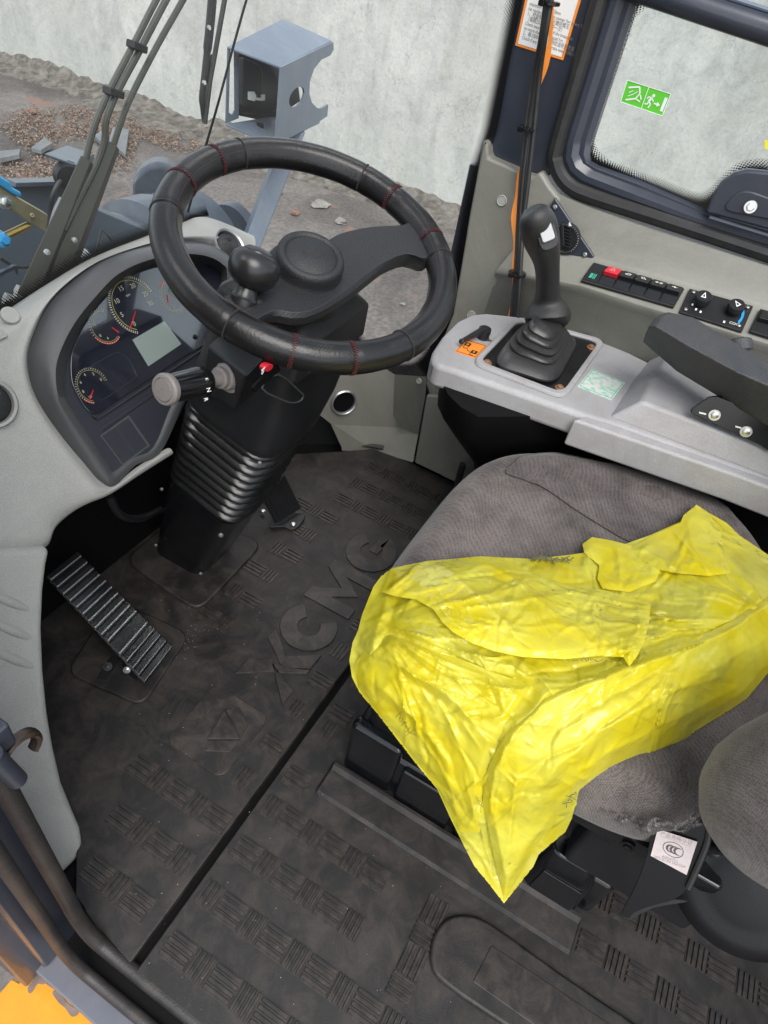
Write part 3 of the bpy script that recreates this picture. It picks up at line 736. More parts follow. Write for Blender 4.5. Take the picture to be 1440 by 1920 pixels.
def facem(name, faces, m, par, **kw):
    idx = {}; vs = []; fs = []
    for f in faces:
        g = []
        for n in f:
            if n not in idx: idx[n] = len(vs); vs.append(k[n])
            g.append(idx[n])
        fs.append(tuple(g))
    return ob(name, vs, fs, m, par, **kw)
facem('kick_panel', [('g4', 'g0', 'r1', 'r0'), ('g0', 'g1', 'r1b', 'r1'), ('g1', 'g2', 'r2', 'r1b'), ('g2', 'g3', 's0', 'r2'), ('r2', 's0', 'r4', 'r3'), ('r0', 'r1', 'r1b', 'r2', 'r3', 'f1', 'f0'), ('r3', 'r4', 'b2', 'b1', 'f1'), ('f1', 'b1', 'b0', 'f2')], M_TRIM, cab, bevel=.008, seg=3)
s0, b2_, b3_ = k['s0'], k['b2'], k['b3']
MB().prism([at(799, 742, x=1.462), at(850, 745, x=1.462), at(900, 820, x=1.462), at(862, 908, x=1.462), at(777, 868, x=1.462)], V(.04, 0, 0)).build('side_kick_panel', M_TRIM, cab, bevel=.005)
vc = at(644, 754, pl=KP, off=.001); vn = KP[1].normalized()
v = MB().lathe(vc, vn, [(.039, -.002), (.039, .005), (.036, .008), (.033, .006), (.031, -.001)], 40, up=(0, 0, 1)).build('floor_vent_ring', M_SILV, cab, smooth=True)
MB().lathe(vc, vn, [(.0315, -.001), (.0315, .0005)], 32).build('vent_opening', M_DARKBL, v)
MB().tube(smoothpath([at(610, 790, x=1.44), at(640, 800, x=1.45), at(660, 812, x=1.45)], 4), .006, 8).build('cable_stub', M_RUB, cab, smooth=True)
MB().tube(smoothpath(px([(641, 838), (700, 836), (770, 857), (860, 898)], z=.012), 5), .007, 8).build('mat_edge_bead', M_RUBD, cab, smooth=True)

# ---- climate outlet plate with dial
dl = thing('air_dial', 'dark diamond-shaped plate with round air dial behind the joystick', 'dial', at(1060, 450, x=1.462))
plate('dial_plate', [(1040, 370), (1115, 482), (1056, 517), (1004, 478), (1000, 440)], M_PAINT, dl, V(.008, 0, 0), x=1.458, bevel=.003)
dc = at(1060, 447, x=1.456); dn = V(-1, 0, .08)
MB().lathe(dc, dn, [(.032, -.002), (.032, .003), (.028, .004), (.024, .0), (0, .0)], 32).build('dial_ring', M_BLK, dl, smooth=True, angle=25)
MB().prism(px([(1049, 420), (1057, 418), (1059, 462), (1051, 465)], x=1.446), V(.014, 0, 0)).build('dial_grip', M_BLK, dl, bevel=.003)
b = MB()
for i in range(7): b.box(at(1064, 424 + i * 6.2, x=1.450), [(0, 1, .1), (0, 0, 1), (1, 0, 0)], (.006, .0012, .004))
b.build('grip_ribs', M_BLK, dl)
for a_, b_ in ((1041, 388), (1097, 477), (1053, 497)): bolt(at(a_, b_, x=1.456), dn, .005, M_CHR, dl, hexa=False, name='screw')
M_TICK = mat('faint_print', (.32, .34, .35), .6)
b = MB()
for i in range(36):
    t = 2 * math.pi * i / 36
    b.box(dc + V(-.005, math.cos(t) * .028, math.sin(t) * .028), [(0, math.cos(t), math.sin(t)), (0, -math.sin(t), math.cos(t)), (1, 0, 0)], (.0016, .0005, .0004))
b.build('dial_marks', M_TICK, dl)
MB().prism([at(1067, 416, x=1.4485), at(1072, 424, x=1.4485), at(1066, 424, x=1.4485)], V(.001, 0, 0)).build('arrow_mark', M_WHITE, dl)

# ---- switch bank on the sloping ledge
sw = thing('switch_bank', 'row of six rocker switches with a red hazard switch on the side ledge', 'switches', at(1190, 540, pl=SLP))
Q = px([(1112, 496), (1282, 545), (1262, 580), (1088, 530)], pl=SLP, off=.001)
MB().prism([p for p in Q], SLN * .007).build('switch_frame', M_BLK, sw, bevel=.002)
Qt = [p + SLN * .0075 for p in Q]
for i in range(6):
    u0, u1 = .012 + i / 6.05, .012 + (i + .9) / 6.05
    m = M_REDP if i == 1 else M_BLK
    hgt = .001 if i == 0 else .015
    c0 = [bil(Qt, u0, .06), bil(Qt, u1, .06), bil(Qt, u1, .92), bil(Qt, u0, .92)]
    r_ = [bil(Qt, u0, .06), bil(Qt, u1, .06), bil(Qt, u1, .55 if i else .9), bil(Qt, u0, .55 if i else .9)]
    n_ = SLN
    bb = MB()
    if i:
        bb.loft([[r_[0] - n_ * .004, r_[1] - n_ * .004, r_[2] - n_ * .004, r_[3] - n_ * .004], [r_[0] + n_ * .004, r_[1] + n_ * .004, r_[2] + n_ * hgt, r_[3] + n_ * hgt]])
        o = bb.build('rocker_switch', m, sw, bevel=.0018)
        MB().loft([[r_[3] - n_ * .002, r_[2] - n_ * .002, c0[2] - n_ * .002, c0[3] - n_ * .002], [r_[3] + n_ * .005, r_[2] + n_ * .005, c0[2] + n_ * .0005, c0[3] + n_ * .0005]]).build('rocker_foot', M_BLKG, o, bevel=.001)
    else:
        bb.prism([p - n_ * .002 for p in c0], n_ * .003); o = bb.build('rocker_switch', m, sw, bevel=.001)
    if i == 1: o['label'] = 'red hazard light switch'
    # icons
    T = [bil(Qt, u0, .06) + n_ * .0045, bil(Qt, u1, .06) + n_ * .0045, bil(Qt, u1, .55) + n_ * (hgt + .0004), bil(Qt, u0, .55) + n_ * (hgt + .0004)]
    if i == 0: T = [bil(Qt, u0, .45) + n_ * .0012, bil(Qt, u1, .45) + n_ * .0012, bil(Qt, u1, .95) + n_ * .0012, bil(Qt, u0, .95) + n_ * .0012]
    ic = {0: [bar(.35, .3, .35, .7, .1, 1.2), bar(.3, .3, .45, .3, .08, 1.2), bar(.3, .7, .45, .7, .08, 1.2), bar(.45, .3, .45, .7, .08, 1.2), bar(.58, .25, .58, .75, .06, 1.2), bar(.7, .25, .7, .75, .06, 1.2)],
          1: [bar(.5, .25, .68, .7, .06, 1.2), bar(.68, .7, .32, .7, .06, 1.2), bar(.32, .7, .5, .25, .06, 1.2)],
          2: [bar(.3, .6, .5, .4, .06, 1.2), bar(.5, .4, .7, .45, .06, 1.2), bar(.7, .45, .65, .65, .06, 1.2), bar(.65, .65, .35, .68, .06, 1.2)],
          3: [bar(.3, .4, .5, .35, .06, 1.2), bar(.5, .35, .7, .65, .06, 1.2), bar(.35, .4, .4, .6, .06, 1.2), bar(.4, .6, .6, .62, .06, 1.2)],
          4: [bar(.25, .5, .35, .4, .06, 1.2), bar(.35, .4, .45, .5, .06, 1.2), bar(.45, .5, .35, .6, .06, 1.2), bar(.35, .6, .25, .5, .06, 1.2), bar(.55, .4, .75, .4, .05, 1.2), bar(.55, .5, .75, .5, .05, 1.2), bar(.55, .6, .75, .6, .05, 1.2)],
          5: [bar(.3, .5, .7, .5, .05, 1.2), bar(.5, .35, .5, .65, .05, 1.2), bar(.38, .4, .6, .62, .05, 1.2)]}[i]
    mark(ic, T, M_GRN2 if i == 0 else (mat('pale_red_print', (.8, .35, .35), .5) if i == 1 else M_WHITE), o, 'switch_symbol', n_ * .0004, n_ * .0003)
kn = thing('climate_panel', 'black air conditioning panel with two round knobs and four screws', 'control panel', at(1340, 585, pl=SLP))
Q = px([(1292, 544), (1411, 577), (1390, 625), (1272, 588)], pl=SLP, off=.001)
MB().prism(Q, SLN * .005).build('panel_plate', M_BLK, kn, bevel=.0015)
Qt = [p + SLN * .0062 for p in Q]
for a_, b_, s_ in ((1314, 557, 0), (1375, 573, 1)):
    c = at(a_, b_ + 12, pl=SLP, off=.006)
    o = MB().lathe(c, SLN, [(.0135, 0), (.0135, .009), (.016, .010), (.0155, .019), (.014, .021), (0, .021)], 26).build('knob', M_BLK, kn, smooth=True)
    e1 = (Q[1] - Q[0]).normalized(); e2 = (Q[0] - Q[3]).normalized()
    cc = c + SLN * .0213
    pts = [(0, .009), (-.005, -.006), (.005, -.006)] if not s_ else [(-.006, .007), (.007, .001), (.001, -.008)]
    a3 = [cc + e1 * x + e2 * y for x, y in pts]; m3 = sum(a3, V(0, 0, 0)) / 3
    bb = MB()
    for j in range(3):
        p, r_ = a3[j], a3[(j + 1) % 3]; bb.prism([p, r_, m3.lerp(r_, .55), m3.lerp(p, .55)], SLN * .0003)
    bb.build('knob_mark', M_WHITE, o)
for u, v_ in ((.08, .14), (.93, .14), (.92, .86), (.08, .86)):
    bolt(bil(Qt, u, v_), SLN, .004, M_CHR, kn, hexa=False, name='screw')
mark([[(.86 + .07 * math.cos(t) * r_, .55 + .34 * math.sin(t) * r_) for t, r_ in [(x, 1) for x in np.linspace(-1.2, 1.0, 8)] + [(x, .5) for x in np.linspace(1.0, -1.2, 8)]]], Qt, M_BLUE, kn, 'cold_arc', SLN * .0002, SLN * .0002)
mark([[(x, y), (x + .03, y + .01), (x + .028, y + .09), (x, y + .08)] for x, y in ((.14, .42), (.18, .40), (.13, .56), (.19, .54), (.21, .70), (.29, .74), (.68, .84))], Qt, M_WHITE, kn, 'scale_marks', SLN * .0002, SLN * .0002)
text('COOL', .008, bil(Qt, .86, .84), Q[1] - Q[0], Q[0] - Q[3], M_WHITE, kn)
s2 = thing('rocker_pair', 'black rocker switch block at the right end of the side ledge', 'switches', at(1425, 610, pl=SLP))
Q = px([(1423, 583), (1500, 604), (1486, 650), (1403, 625)], pl=SLP, off=.001)
MB().prism(Q, SLN * .007).build('switch_frame', M_BLK, s2, bevel=.002)
Qt = [p + SLN * .0075 for p in Q]
for i in range(2):
    r_ = [bil(Qt, .06 + .47 * i, .08), bil(Qt, .5 + .47 * i, .08), bil(Qt, .5 + .47 * i, .55), bil(Qt, .06 + .47 * i, .55)]
    MB().loft([[p - SLN * .004 for p in r_], [r_[0] + SLN * .004, r_[1] + SLN * .004, r_[2] + SLN * .01, r_[3] + SLN * .01]]).build('rocker_switch', M_BLK, s2, bevel=.0018)

# ---- warning label on the pillar
lab = thing('warning_label', 'white service label with orange border on the front pillar behind the cables', 'label', at(1030, 60, x=1.499))
LQ = px([(998, -60), (1098, -28), (1056, 113), (966, 85)], x=1.499)
LX, LY = (LQ[1] - LQ[0]).normalized(), None
MB().prism(LQ, V(-.0006, 0, 0)).build('label_border', M_ORG, lab)
LQ2 = [bil(LQ, u, v_, V(-.0009, 0, 0)) for u, v_ in ((.05, .03), (.95, .03), (.95, .965), (.05, .965))]
MB().prism(LQ2, V(-.0004, 0, 0)).build('label_sheet', M_WHITE, lab)
lines = ['maximum allowed 10mm', 'be replaced by the owner for every 500', '1、检查制动摩擦片磨损情况', '（每隔250小时检查一次）', 'Check wearing status of the brake disc', 'no more than 200, replaced hrs', '2、每1000小时检查制动油有无泄漏', 'Check if any leakage of brake every 1000 hrs']
for i, s in enumerate(lines):
    v_ = .42 + i * .068
    u_ = (LQ2[1] - LQ2[0]); w_ = (LQ2[0] - LQ2[3])
    c = bil(LQ2, .06, v_, V(-.0006, 0, 0))
    text(s, .0085 if i in (2, 3, 6) else .0078, c, u_, w_, mat('label_ink', (.16, .15, .15), .6), lab, align='LEFT', depth=.0001, sx=.92 if i == 1 else .8)

# ---- cables down the pillar
cb = thing('cable_bundle', 'bundle of black cables with one orange cable tied down the front pillar', 'cables', at(965, 590, x=1.44))
for j, (dx, dy, r_) in enumerate([(0, 0, .0055), (5, 2, .005), (10, -2, .0055), (-4, 3, .0045), (3, -5, .0045)]):
    wob = [0, 2, -2, 1, -1, 2, 0]
    pts = [(1030, -60), (1025, 0), (1016, 70), (1004, 140), (990, 240), (980, 330), (973, 420), (969, 510), (960, 620)]
    P = [at(a_ + dx * (1 + .3 * math.sin(i * 1.3 + j)), b_ + dy, x=1.455 - .006 * (j % 3) - (.02 if i < 3 else 0) - (0, 0, 0, 0, 0, .01, .025, .05, .07)[i]) for i, (a_, b_) in enumerate(pts)]
    MB().tube(smoothpath(P, 5), r_ * .8, 8).build('cable', M_RUB, cb, smooth=True)
P = [at(a_, b_, x=x_) for a_, b_, x_ in ((1036, -50, 1.47), (1035, 0, 1.47), (1032, 60, 1.47), (1025, 120, 1.47), (1000, 190, 1.47), (984, 300, 1.465), (968, 370, 1.46), (965, 440, 1.44), (966, 520, 1.42), (957, 600, 1.40))]
w = MB(); PP = smoothpath(P, 5)
A_ = [p + V(0, .006 + .003 * math.sin(i), 0) for i, p in enumerate(PP)]; B2_ = [p - V(0, .004, 0) for p in PP]
w.loft([[p, q_, q_ + V(.002, 0, 0), p + V(.002, 0, 0)] for p, q_ in zip(A_, B2_)]); w.build('orange_tape', M_ORG, cb)
for a_, b_, x_ in ((1031, 6, 1.43), (990, 241, 1.447), (971, 513, 1.40)):
    c = at(a_ - 1, b_, x=x_)
    z_ = MB().lathe(c - V(0, 0, .003), (0, .05, 1), [(.018, 0), (.0195, .001), (.0195, .005), (.018, .006)], 20).build('zip_tie', M_BLKG, cb, smooth=True)
    MB().box(c + V(-.019, .008, 0), X3, (.004, .005, .005)).build('tie_head', M_BLKG, z_, bevel=.001)

M_PAINT2 = mat('worn_sill_paint', (.13, .14, .17), .4, var=.1, dirt=(.2, .19, .2), dscale=8, damt=.5)
# ---- door opening at the left: post, seals, sill, step plate
MB().box((.1, .44, .86), X3, (.04, .022, .88)).build('door_post', M_PAINT, cab, bevel=.006)
for x, y, r_, m, nm in ((.123, .398, .0115, M_RUBD, 'door_seal'), (.085, .390, .0095, M_RUBD, 'door_seal')):
    P = [V(x, y, 1.8), V(x, y, 1.2), V(x, y, .6), V(x, y, .2), V(x, y, .08), V(x - .001, y - .02, .025), V(x, y - .06, 0), V(x, y - .2, -.004), V(x, y - .6, -.004), V(x, y - 1.3, -.004)]
    MB().tube(smoothpath(P, 5), r_, 12).build(nm, m, cab, smooth=True)
MB().prism([V(.105, .5, -.05), V(.105, .5, 1.7), V(.06, .43, 1.7), V(.06, .43, -.05)], V(-.02, .02, 0)).build('door_frame', M_PAINT, cab, bevel=.004)
MB().prism(px([(112, 1712), (188, 1785), (330, 1895), (470, 2000), (330, 2080), (180, 1925), (42, 1800)], z=-.022), V(0, 0, -.012)).build('sill_plate', M_PAINT2, cab, bevel=.003)
MB().prism([V(.075, .9, -.04), V(.03, .9, -.04), V(.03, .43, -.04), V(.075, .43, -.04)], V(0, 0, 1.7)).build('outer_post', M_PAINT, cab, bevel=.004)
ye = thing('step_plate', 'yellow painted fender plate with chipped paint outside the door sill', 'fender', at(60, 1890, z=-.06))
plate('plate', [(-60, 1900), (0, 1860), (22, 1835), (36, 1843), (64, 1812), (180, 1922), (300, 2010), (-60, 2010)], M_YEL, ye, V(0, 0, -.01), z=-.055, bevel=.002)
MCH = mat('chipped_patch', (.20, .15, .13), .6, var=.3, vscale=30)
for P in ([(52, 1852), (62, 1838), (64, 1828), (74, 1826), (88, 1840), (80, 1846), (70, 1845), (60, 1860), (54, 1862)], [(98, 1862), (106, 1858), (118, 1870), (130, 1884), (145, 1893), (146, 1902), (134, 1906), (122, 1890), (110, 1880)], [(74, 1826), (90, 1838), (120, 1860), (116, 1863), (88, 1846)]):
    MB().prism(smoothpath(px(P, z=-.0535), 3, True), V(0, 0, -.001)).build('paint_chip', MCH, ye)
lt = thing('door_latch', 'dark metal door hook and striker pin on the left door post', 'latch', V(.09, .43, .5))
c = at(36, 1408, y=.40)
MB().tube([c + V(math.cos(t), 0, math.sin(t)) * .021 for t in np.linspace(-.9, 3.4, 14)], .0045, 8, sy=1.6, up=(0, 1, 0)).build('hook', M_CHR if 0 else mat('brown_metal', (.10, .075, .065), .35, .8), lt, smooth=True)
MB().tube([at(-15, 1415, y=.385), at(33, 1462, y=.385)], .0095, 14).build('striker_pin', M_PAINT, lt, smooth=True)
MB().box(at(-14, 1388, y=.4), X3, (.016, .01, .018)).build('latch_block', M_PAINT, lt, bevel=.004)
# ------------------------------------------------------------------ floor mats
MZ = .008
def mat_sheet(name, poly, label):
    t = thing(name, label, 'floor mat', (sum(p[0] for p in poly) / len(poly), sum(p[1] for p in poly) / len(poly), -.012))
    MB().prism([V(x, y, MZ) for x, y in poly], V(0, 0, -.018)).build('sheet', M_MAT, t, bevel=.003)
    return t
fm = mat_sheet('front_floor_mat', [(.125, .311), (1.478, .310), (1.480, .53), (1.463, .646), (1.385, .72), (1.25, .86), (1.25, 1.0), (.2, 1.0), (.2, .5), (.150, .45), (.135, .38)], 'dark rubber footwell mat with raised letters and emblem in front of the seat')
rm = mat_sheet('rear_floor_mat', [(.122, .297), (.56, .297), (.66, .296), (1.478, .296), (1.478, -.95), (.118, -.95)], 'dark rubber mat with rows of ribbed blocks beside the seat')
def bar_geo(b, cx, cy, hx, hy, z0=.001, h=.0022, s=.0012):
    z = z0 + h
    vs = [(cx - hx, cy - hy, z0 - .002), (cx + hx, cy - hy, z0 - .002), (cx + hx, cy + hy, z0 - .002), (cx - hx, cy + hy, z0 - .002),
          (cx - hx + s, cy - hy + s, z), (cx + hx - s, cy - hy + s, z), (cx + hx - s, cy + hy - s, z), (cx - hx + s, cy + hy - s, z)]
    b.add(vs, [(4, 5, 6, 7), (0, 1, 5, 4), (1, 2, 6, 5), (2, 3, 7, 6), (3, 0, 4, 7)])
def block_mesh(kind):
    b = MB()
    if kind == 0:   # bars along y
        bar_geo(b, 0, 0, .0210, .0245, 0, .0005, .0004)
        for i in range(4): bar_geo(b, -.0154 + i * .01027, 0, .0037, .0236, .001, .0024, .0012)
    else:           # bars along x
        bar_geo(b, 0, 0, .0210, .0180, 0, .0005, .0004)
        for i in range(4): bar_geo(b, 0, -.0132 + i * .0088, .0203, .0031, .001, .0024, .0012)
    me = bpy.data.meshes.new('tread_block'); me.from_pydata([tuple(v) for v in b.v], [], b.f); me.materials.append(M_MAT2)
    return me
BM_ = [block_mesh(0), block_mesh(1)]
def block(par, x, y, kind, rot=0):
    o = bpy.data.objects.new('tread_block', BM_[kind]); COL.objects.link(o); o.parent = par
    o.location = V(x, y, MZ + .0004) - wloc(par); o.rotation_euler = (rng.normal() * .002, rng.normal() * .002, rot)
def row(par, x, y0, y1, k=0, skip=lambda x, y: False):
    y = y0
    while True:
        w = .0490 if k % 2 == 0 else .0360
        if y - w < y1: break
        if not skip(x, y - w / 2): block(par, x, y - w / 2, k % 2)
        y -= w + .0003; k += 1
row(rm, .432, .285, -.005, 1); row(rm, .347, .285, -.02, 0)
row(rm, .262, .288, -.9, 1); row(rm, .177, .285, -.9, 0)
for i, x in enumerate((.436, .395, .354, .313)): block(rm, x, -.063, i % 2, math.pi / 2)
row(rm, .312, -.10, -.145, 0)
for i in range(6): row(rm, .517 + .085 * i + .012, -.292, -.93, i)
block(rm, .66, .262, 0); block(rm, .745, .262, 1); block(rm, .615, .265, 1)
block(rm, .50, .262, 0)
def skf(x, y):
    if .40 < x < 1.19 and .362 < y < .535: return True
    if .69 < x < .98 and y > .655: return True
    if .42 < x < .64 and y > .585: return True
    if x < .3 and y > .50: return True
    if x < .22 and y > .46: return True
    if x < .4 and y > .56: return True
    return False
for i in range(15):
    x = .193 + .085 * i
    if x < .4: row(fm, x, .535 if x > .24 else .47, .309, i, skf)
    elif x < 1.2:
        row(fm, x, .362, .312, i, skf); row(fm, x, .70, .535, i + 1, skf)
    else: row(fm, x, .62 if x < 1.4 else .52, .309, i, skf)
# raised letters
def glyph(polys, x0, x1, y0, y1, h=.0042):
    for P in polys:
        MB().prism([V(x0 + (x1 - x0) * u, y0 + (y1 - y0) * v_, MZ - .001) for u, v_ in P], V(0, 0, h + .001)).build('raised_letter', M_MAT2, fm, bevel=.0007, seg=1)
def arc(a0, a1, r0, r1, n=22):
    A_ = [(.5 + r0 * math.cos(t), .5 + r0 * math.sin(t)) for t in np.linspace(math.radians(a0), math.radians(a1), n)]
    B2_ = [(.5 + r1 * math.cos(t), .5 + r1 * math.sin(t)) for t in np.linspace(math.radians(a1), math.radians(a0), n)]
    return A_ + B2_
glyph([[(.02, 1), (.34, 1), (.53, .66), (.40, .46)], [(.30, .40), (.44, .50), (.30, .12), (.26, 0), (-.02, 0)],
       [(.50, .44), (.60, .60), (.82, 1), (1.04, 1), (.70, .50), (1.02, 0), (.72, 0)], [(.36, .46), (.46, .62), (.64, .1), (.70, 0), (.62, 0)]], .612, .752, .372, .495)
glyph([arc(42, 318, .5, .2)], .738, .868, .372, .502)
glyph([[(0, 0), (.24, 0), (.24, .55), (.5, .12), (.76, .55), (.76, 0), (1, 0), (1, 1), (.78, 1), (.5, .5), (.22, 1), (0, 1)]], .872, 1.012, .374, .498)
glyph([arc(45, 345, .5, .22), [(.5, .36), (1.0, .36), (1.0, .55), (.5, .55)]], 1.020, 1.160, .372, .502)
ep = MB().prism([V(.499 + a_, .445 + b_, MZ - .001) for a_, b_ in rrect(.075, .068, .02)], V(0, 0, .0035)).build('emblem_plate', M_MAT2, fm, bevel=.0012)
Hx = px([(390, 1325), (450, 1325), (466, 1362), (434, 1412), (380, 1410), (362, 1366)], z=MZ + .0025)
Tx = px([(421, 1330), (452, 1389), (386, 1389)], z=MZ + .0025)
def shr(P, f): c = sum(P, V(0, 0, 0)) / len(P); return [c + (p - c) * f for p in P]
pieces = [[Hx[0], Hx[1], Tx[0]], [Hx[1], Hx[2], Tx[1], Tx[0]], [Hx[2], Hx[3], Tx[1]], [Hx[3], Hx[4], Tx[2], Tx[1]], [Hx[4], Hx[5], Hx[0], Tx[0], Tx[2]]]
MB().prism(shr(Tx, .9), V(0, 0, .005)).build('emblem_triangle', M_MAT2, ep, bevel=.0008)
for P in pieces[1::2]: MB().prism(shr(P, .9), V(0, 0, .003)).build('emblem_facet', M_MAT2, ep, bevel=.0006)
# raised pads, lip at the seat, hump with inset plate
def pad(pts, par, h, m=M_MAT, n=3, name='raised_pad', bevel=.005, z=MZ):
    return MB().prism(rpoly(px(pts, z=z), .16, 5), V(0, 0, h)).build(name, m, par, bevel=bevel, seg=3)
pad([(234, 1056), (340, 960), (495, 1022), (372, 1152)], fm, .010, n=2)
pad([(124, 1265), (215, 1125), (357, 1192), (268, 1328)], fm, .008, n=2)
lipx = [(.497, -.0005), (.503, .006), (.520, .007), (.548, .008), (.555, .016), (.561, .016), (.566, .004), (.567, -.01)]
lr = []
for y, k_ in ((.222, 0), (.215, 1), (.1, 1), (-.1, 1), (-.27, 1), (-.285, .9), (-.29, 0)):
    lr.append([V(x + (.004 * (1 - k_)), y, MZ + (z if k_ else -.001 * (1 + i * .1))) for i, (x, z) in enumerate(lipx)])
MB().loft(lr, False).build('seat_lip', M_MAT, rm, smooth=True, angle=40)
hp = MB().prism(smoothpath([V(x, y, MZ) for x, y in [(.40, -.077), (.435, -.085), (.460, -.115), (.468, -.16), (.462, -.30), (.458, -.6), (.45, -.75), (.36, -.75), (.352, -.6), (.352, -.30), (.350, -.13), (.365, -.09)]], 5, True), V(0, 0, .012)).build('raised_hump', M_MAT, rm, bevel=.009, seg=4)
MB().prism([V(x, y, MZ + .010) for x, y in ((.438, -.165), (.376, -.158), (.372, -.36), (.372, -.6), (.436, -.6))], V(0, 0, .0035)).build('inset_plate', M_MAT2, rm, bevel=.0012)
# crumbs and flakes on the mat
cr = MB()
for i in range(150):
    if i < 50: a_, b_ = 352 + rng.normal() * 14, 1195 + rng.normal() * 18
    else: a_, b_ = rng.uniform(250, 900), rng.uniform(1100, 1900)
    p = at(a_, b_, z=MZ + .0035); s = rng.uniform(.0003, .0011) * (1.25 if i > 140 else 1)
    t = rng.uniform(0, 3)
    cr.add([p + V(math.cos(t + k_ * 2.1) * s, math.sin(t + k_ * 2.1) * s, 0) for k_ in range(3)] + [p + V(0, 0, s * 1.1)], [(0, 1, 3), (1, 2, 3), (2, 0, 3)])
props(cr.build('crumbs', M_CHALK), 'small white crumbs and flakes scattered over the rubber mats', 'crumbs', kind='stuff')

# ------------------------------------------------------------------ dashboard
PB = (V(.792, .85, .645), V(0, -.83, .55))
PBN = PB[1].normalized()
da = thing('dashboard', 'light grey moulded dashboard with black instrument binnacle and left side panel', 'dashboard', (.5, .8, 0))
cols = [((318, 838), (322, 844), (328, 852)), ((258, 876), (262, 882), (268, 890)), ((216, 908), (213, 918), (210, 928)), ((190, 902), (177, 928), (168, 946)), ((160, 868), (140, 918), (138, 966)), ((123, 824), (100, 915), (112, 992)),
        ((87, 774), (60, 880), (97, 1028)), ((63, 728), (20, 850), (40, 1031)), ((53, 675), (-10, 770), (-60, 1035)), ((63, 630), (0, 680), (-160, 900)), ((93, 568), (40, 610), (-160, 700)),
        ((140, 521), (95, 548), (0, 590)), ((200, 482), (160, 502), (90, 532)), ((273, 459), (240, 468), (180, 480)), ((347, 450), (320, 444), (280, 440)), ((405, 459), (410, 440), (345, 416)), ((436, 490), (460, 460), (392, 404)), ((440, 540), (480, 510), (480, 440))]
ring0, ring1, ring2, ring3, ring4 = [], [], [], [], []
for i, (a_, m_, o_) in enumerate(cols):
    A_ = at(*a_, pl=PB, off=.0)
    top = i >= 9
    if i >= 11:
        O_ = at(*o_, y=.985); 
        if i >= 16: O_ = at(*o_, y=.97)
    else: O_ = at(*o_, pl=PB, off=-.002 if i < 7 else -.004)
    Mm = at(*m_, pl=PB, off=.004 if i < 11 else .004)
    dpx = math.hypot(m_[0] - a_[0], m_[1] - a_[1])
    f = min(.7, 22 / max(dpx, 1))
    B1 = A_.lerp(Mm, f) + PBN * (.007 if dpx > 15 else .001)
    B2_ = A_.lerp(Mm, min(.85, f * 1.45)) + PBN * (-.001 if dpx > 15 else 0)
    ring0.append(A_ - PBN * .004); ring1.append(B1); ring2.append(B2_); ring3.append(Mm); ring4.append(O_)
lr = [ring0, ring1, ring2, ring3, ring4]
# rounded edge turning down behind the lower boundary
r5 = [p - PBN * (.03 if i < 7 else .012) + V(0, 0, 0) for i, p in enumerate(ring4)]
def resamp(r): return smoothpath(r, 4)
lr = [resamp(r) for r in lr + [r5]]
MB().loft(lr, False).build('dash_body', M_GREY, da, smooth=True, sub=1)
LPn = (V(.201, .495, 0), V(-.07, -.88, .47))
plate('lower_side_panel', [(-160, 1033), (0, 1031), (97, 1029), (90, 1060), (84, 1110), (81, 1180), (84, 1260), (92, 1340), (102, 1400), (118, 1470), (138, 1520), (153, 1555), (158, 1585), (148, 1612), (120, 1640), (60, 1660), (-40, 1600), (-160, 1300)], M_GREY, da, V(.012, .05, -.01), pl=LPn, bevel=.013, seg=4)
for j, (a_, b_) in enumerate(((18, 1128), (22, 1182), (26, 1236))):
    c = at(a_, b_, pl=LPn, off=.0005); n_ = LPn[1].normalized()
    e1 = (at(a_ + 38, b_ + 16, pl=LPn, off=.0005) - c); e2 = n_.cross(e1).normalized() * .007
    b = MB(); rings = []
    for s_, hh in ((1, 0), (.8, .0018), (.45, .003), (.05, .0034)):
        rings.append([c + e1 * math.cos(t) * s_ + e2 * math.sin(t) * s_ + n_ * hh for t in np.linspace(0, 2 * math.pi, 20, endpoint=False)])
    b.loft(rings).build('moulded_rib', M_GREY, da, smooth=True)
# left air vent
def airvent(c, n_, r, name, m_in, ringm, par):
    t = MB().lathe(c, n_, [(r * 1.02, -.01), (r * 1.05, .004), (r * .98, .009), (r * .88, .007), (r * .80, -.002), (r * .8, -.012)], 40).build(name, ringm, par, smooth=True)
    MB().lathe(c, n_, [(r * .8, -.01), (r * .8, .001), (r * .74, .004), (r * .5, .007), (0, .009)], 36).build('vent_body', m_in, t, smooth=True)
    u = V(0, 0, 1).cross(n_).normalized(); w = n_.cross(u)
    for q_ in (.22, .38, .54, .68):
        MB().tube([V(c) + (u * math.cos(a_) + w * math.sin(a_) * .9) * r * q_ + n_ * (.0095 - q_ * q_ * .013) + w * r * .1 for a_ in np.linspace(.3, math.pi - .3, 12)], .0009, 5).build('vent_blade', M_GREY if 0 else mat('vent_edge', (.05, .05, .055), .4), t, smooth=True)
    return t
airvent(at(-20, 757, pl=PB, off=.004), (PBN + V(-.25, 0, 0)).normalized(), .036, 'left_vent' if 0 else 'air_vent', M_BLK, M_GREY, da)
airvent(at(428, 462, pl=(at(440, 470, pl=PB), PBN), off=.008), (PBN + V(.0, 0, .35)).normalized(), .034, 'air_vent', M_BLK, M_SILV, da)
c = at(19, 591, pl=PB, off=-.0005)
MB().lathe(c, (-.05, -.62, .78), [(.0135, -.004), (.0135, .0012), (.0125, .002), (0, .002)], 24).build('screw_cap', M_GREY, da, smooth=True, angle=30)
plate('switch_blank', [(-30, 622), (0, 620), (13, 629), (10, 633), (-30, 650)], M_GREY, da, PBN * .005, pl=PB, off=.003, bevel=.001)
plate('defrost_slot', [(338, 440), (374, 432), (380, 436), (345, 449)], M_DARKBL, da, V(0, 0, -.003), z=.672, bevel=.001)
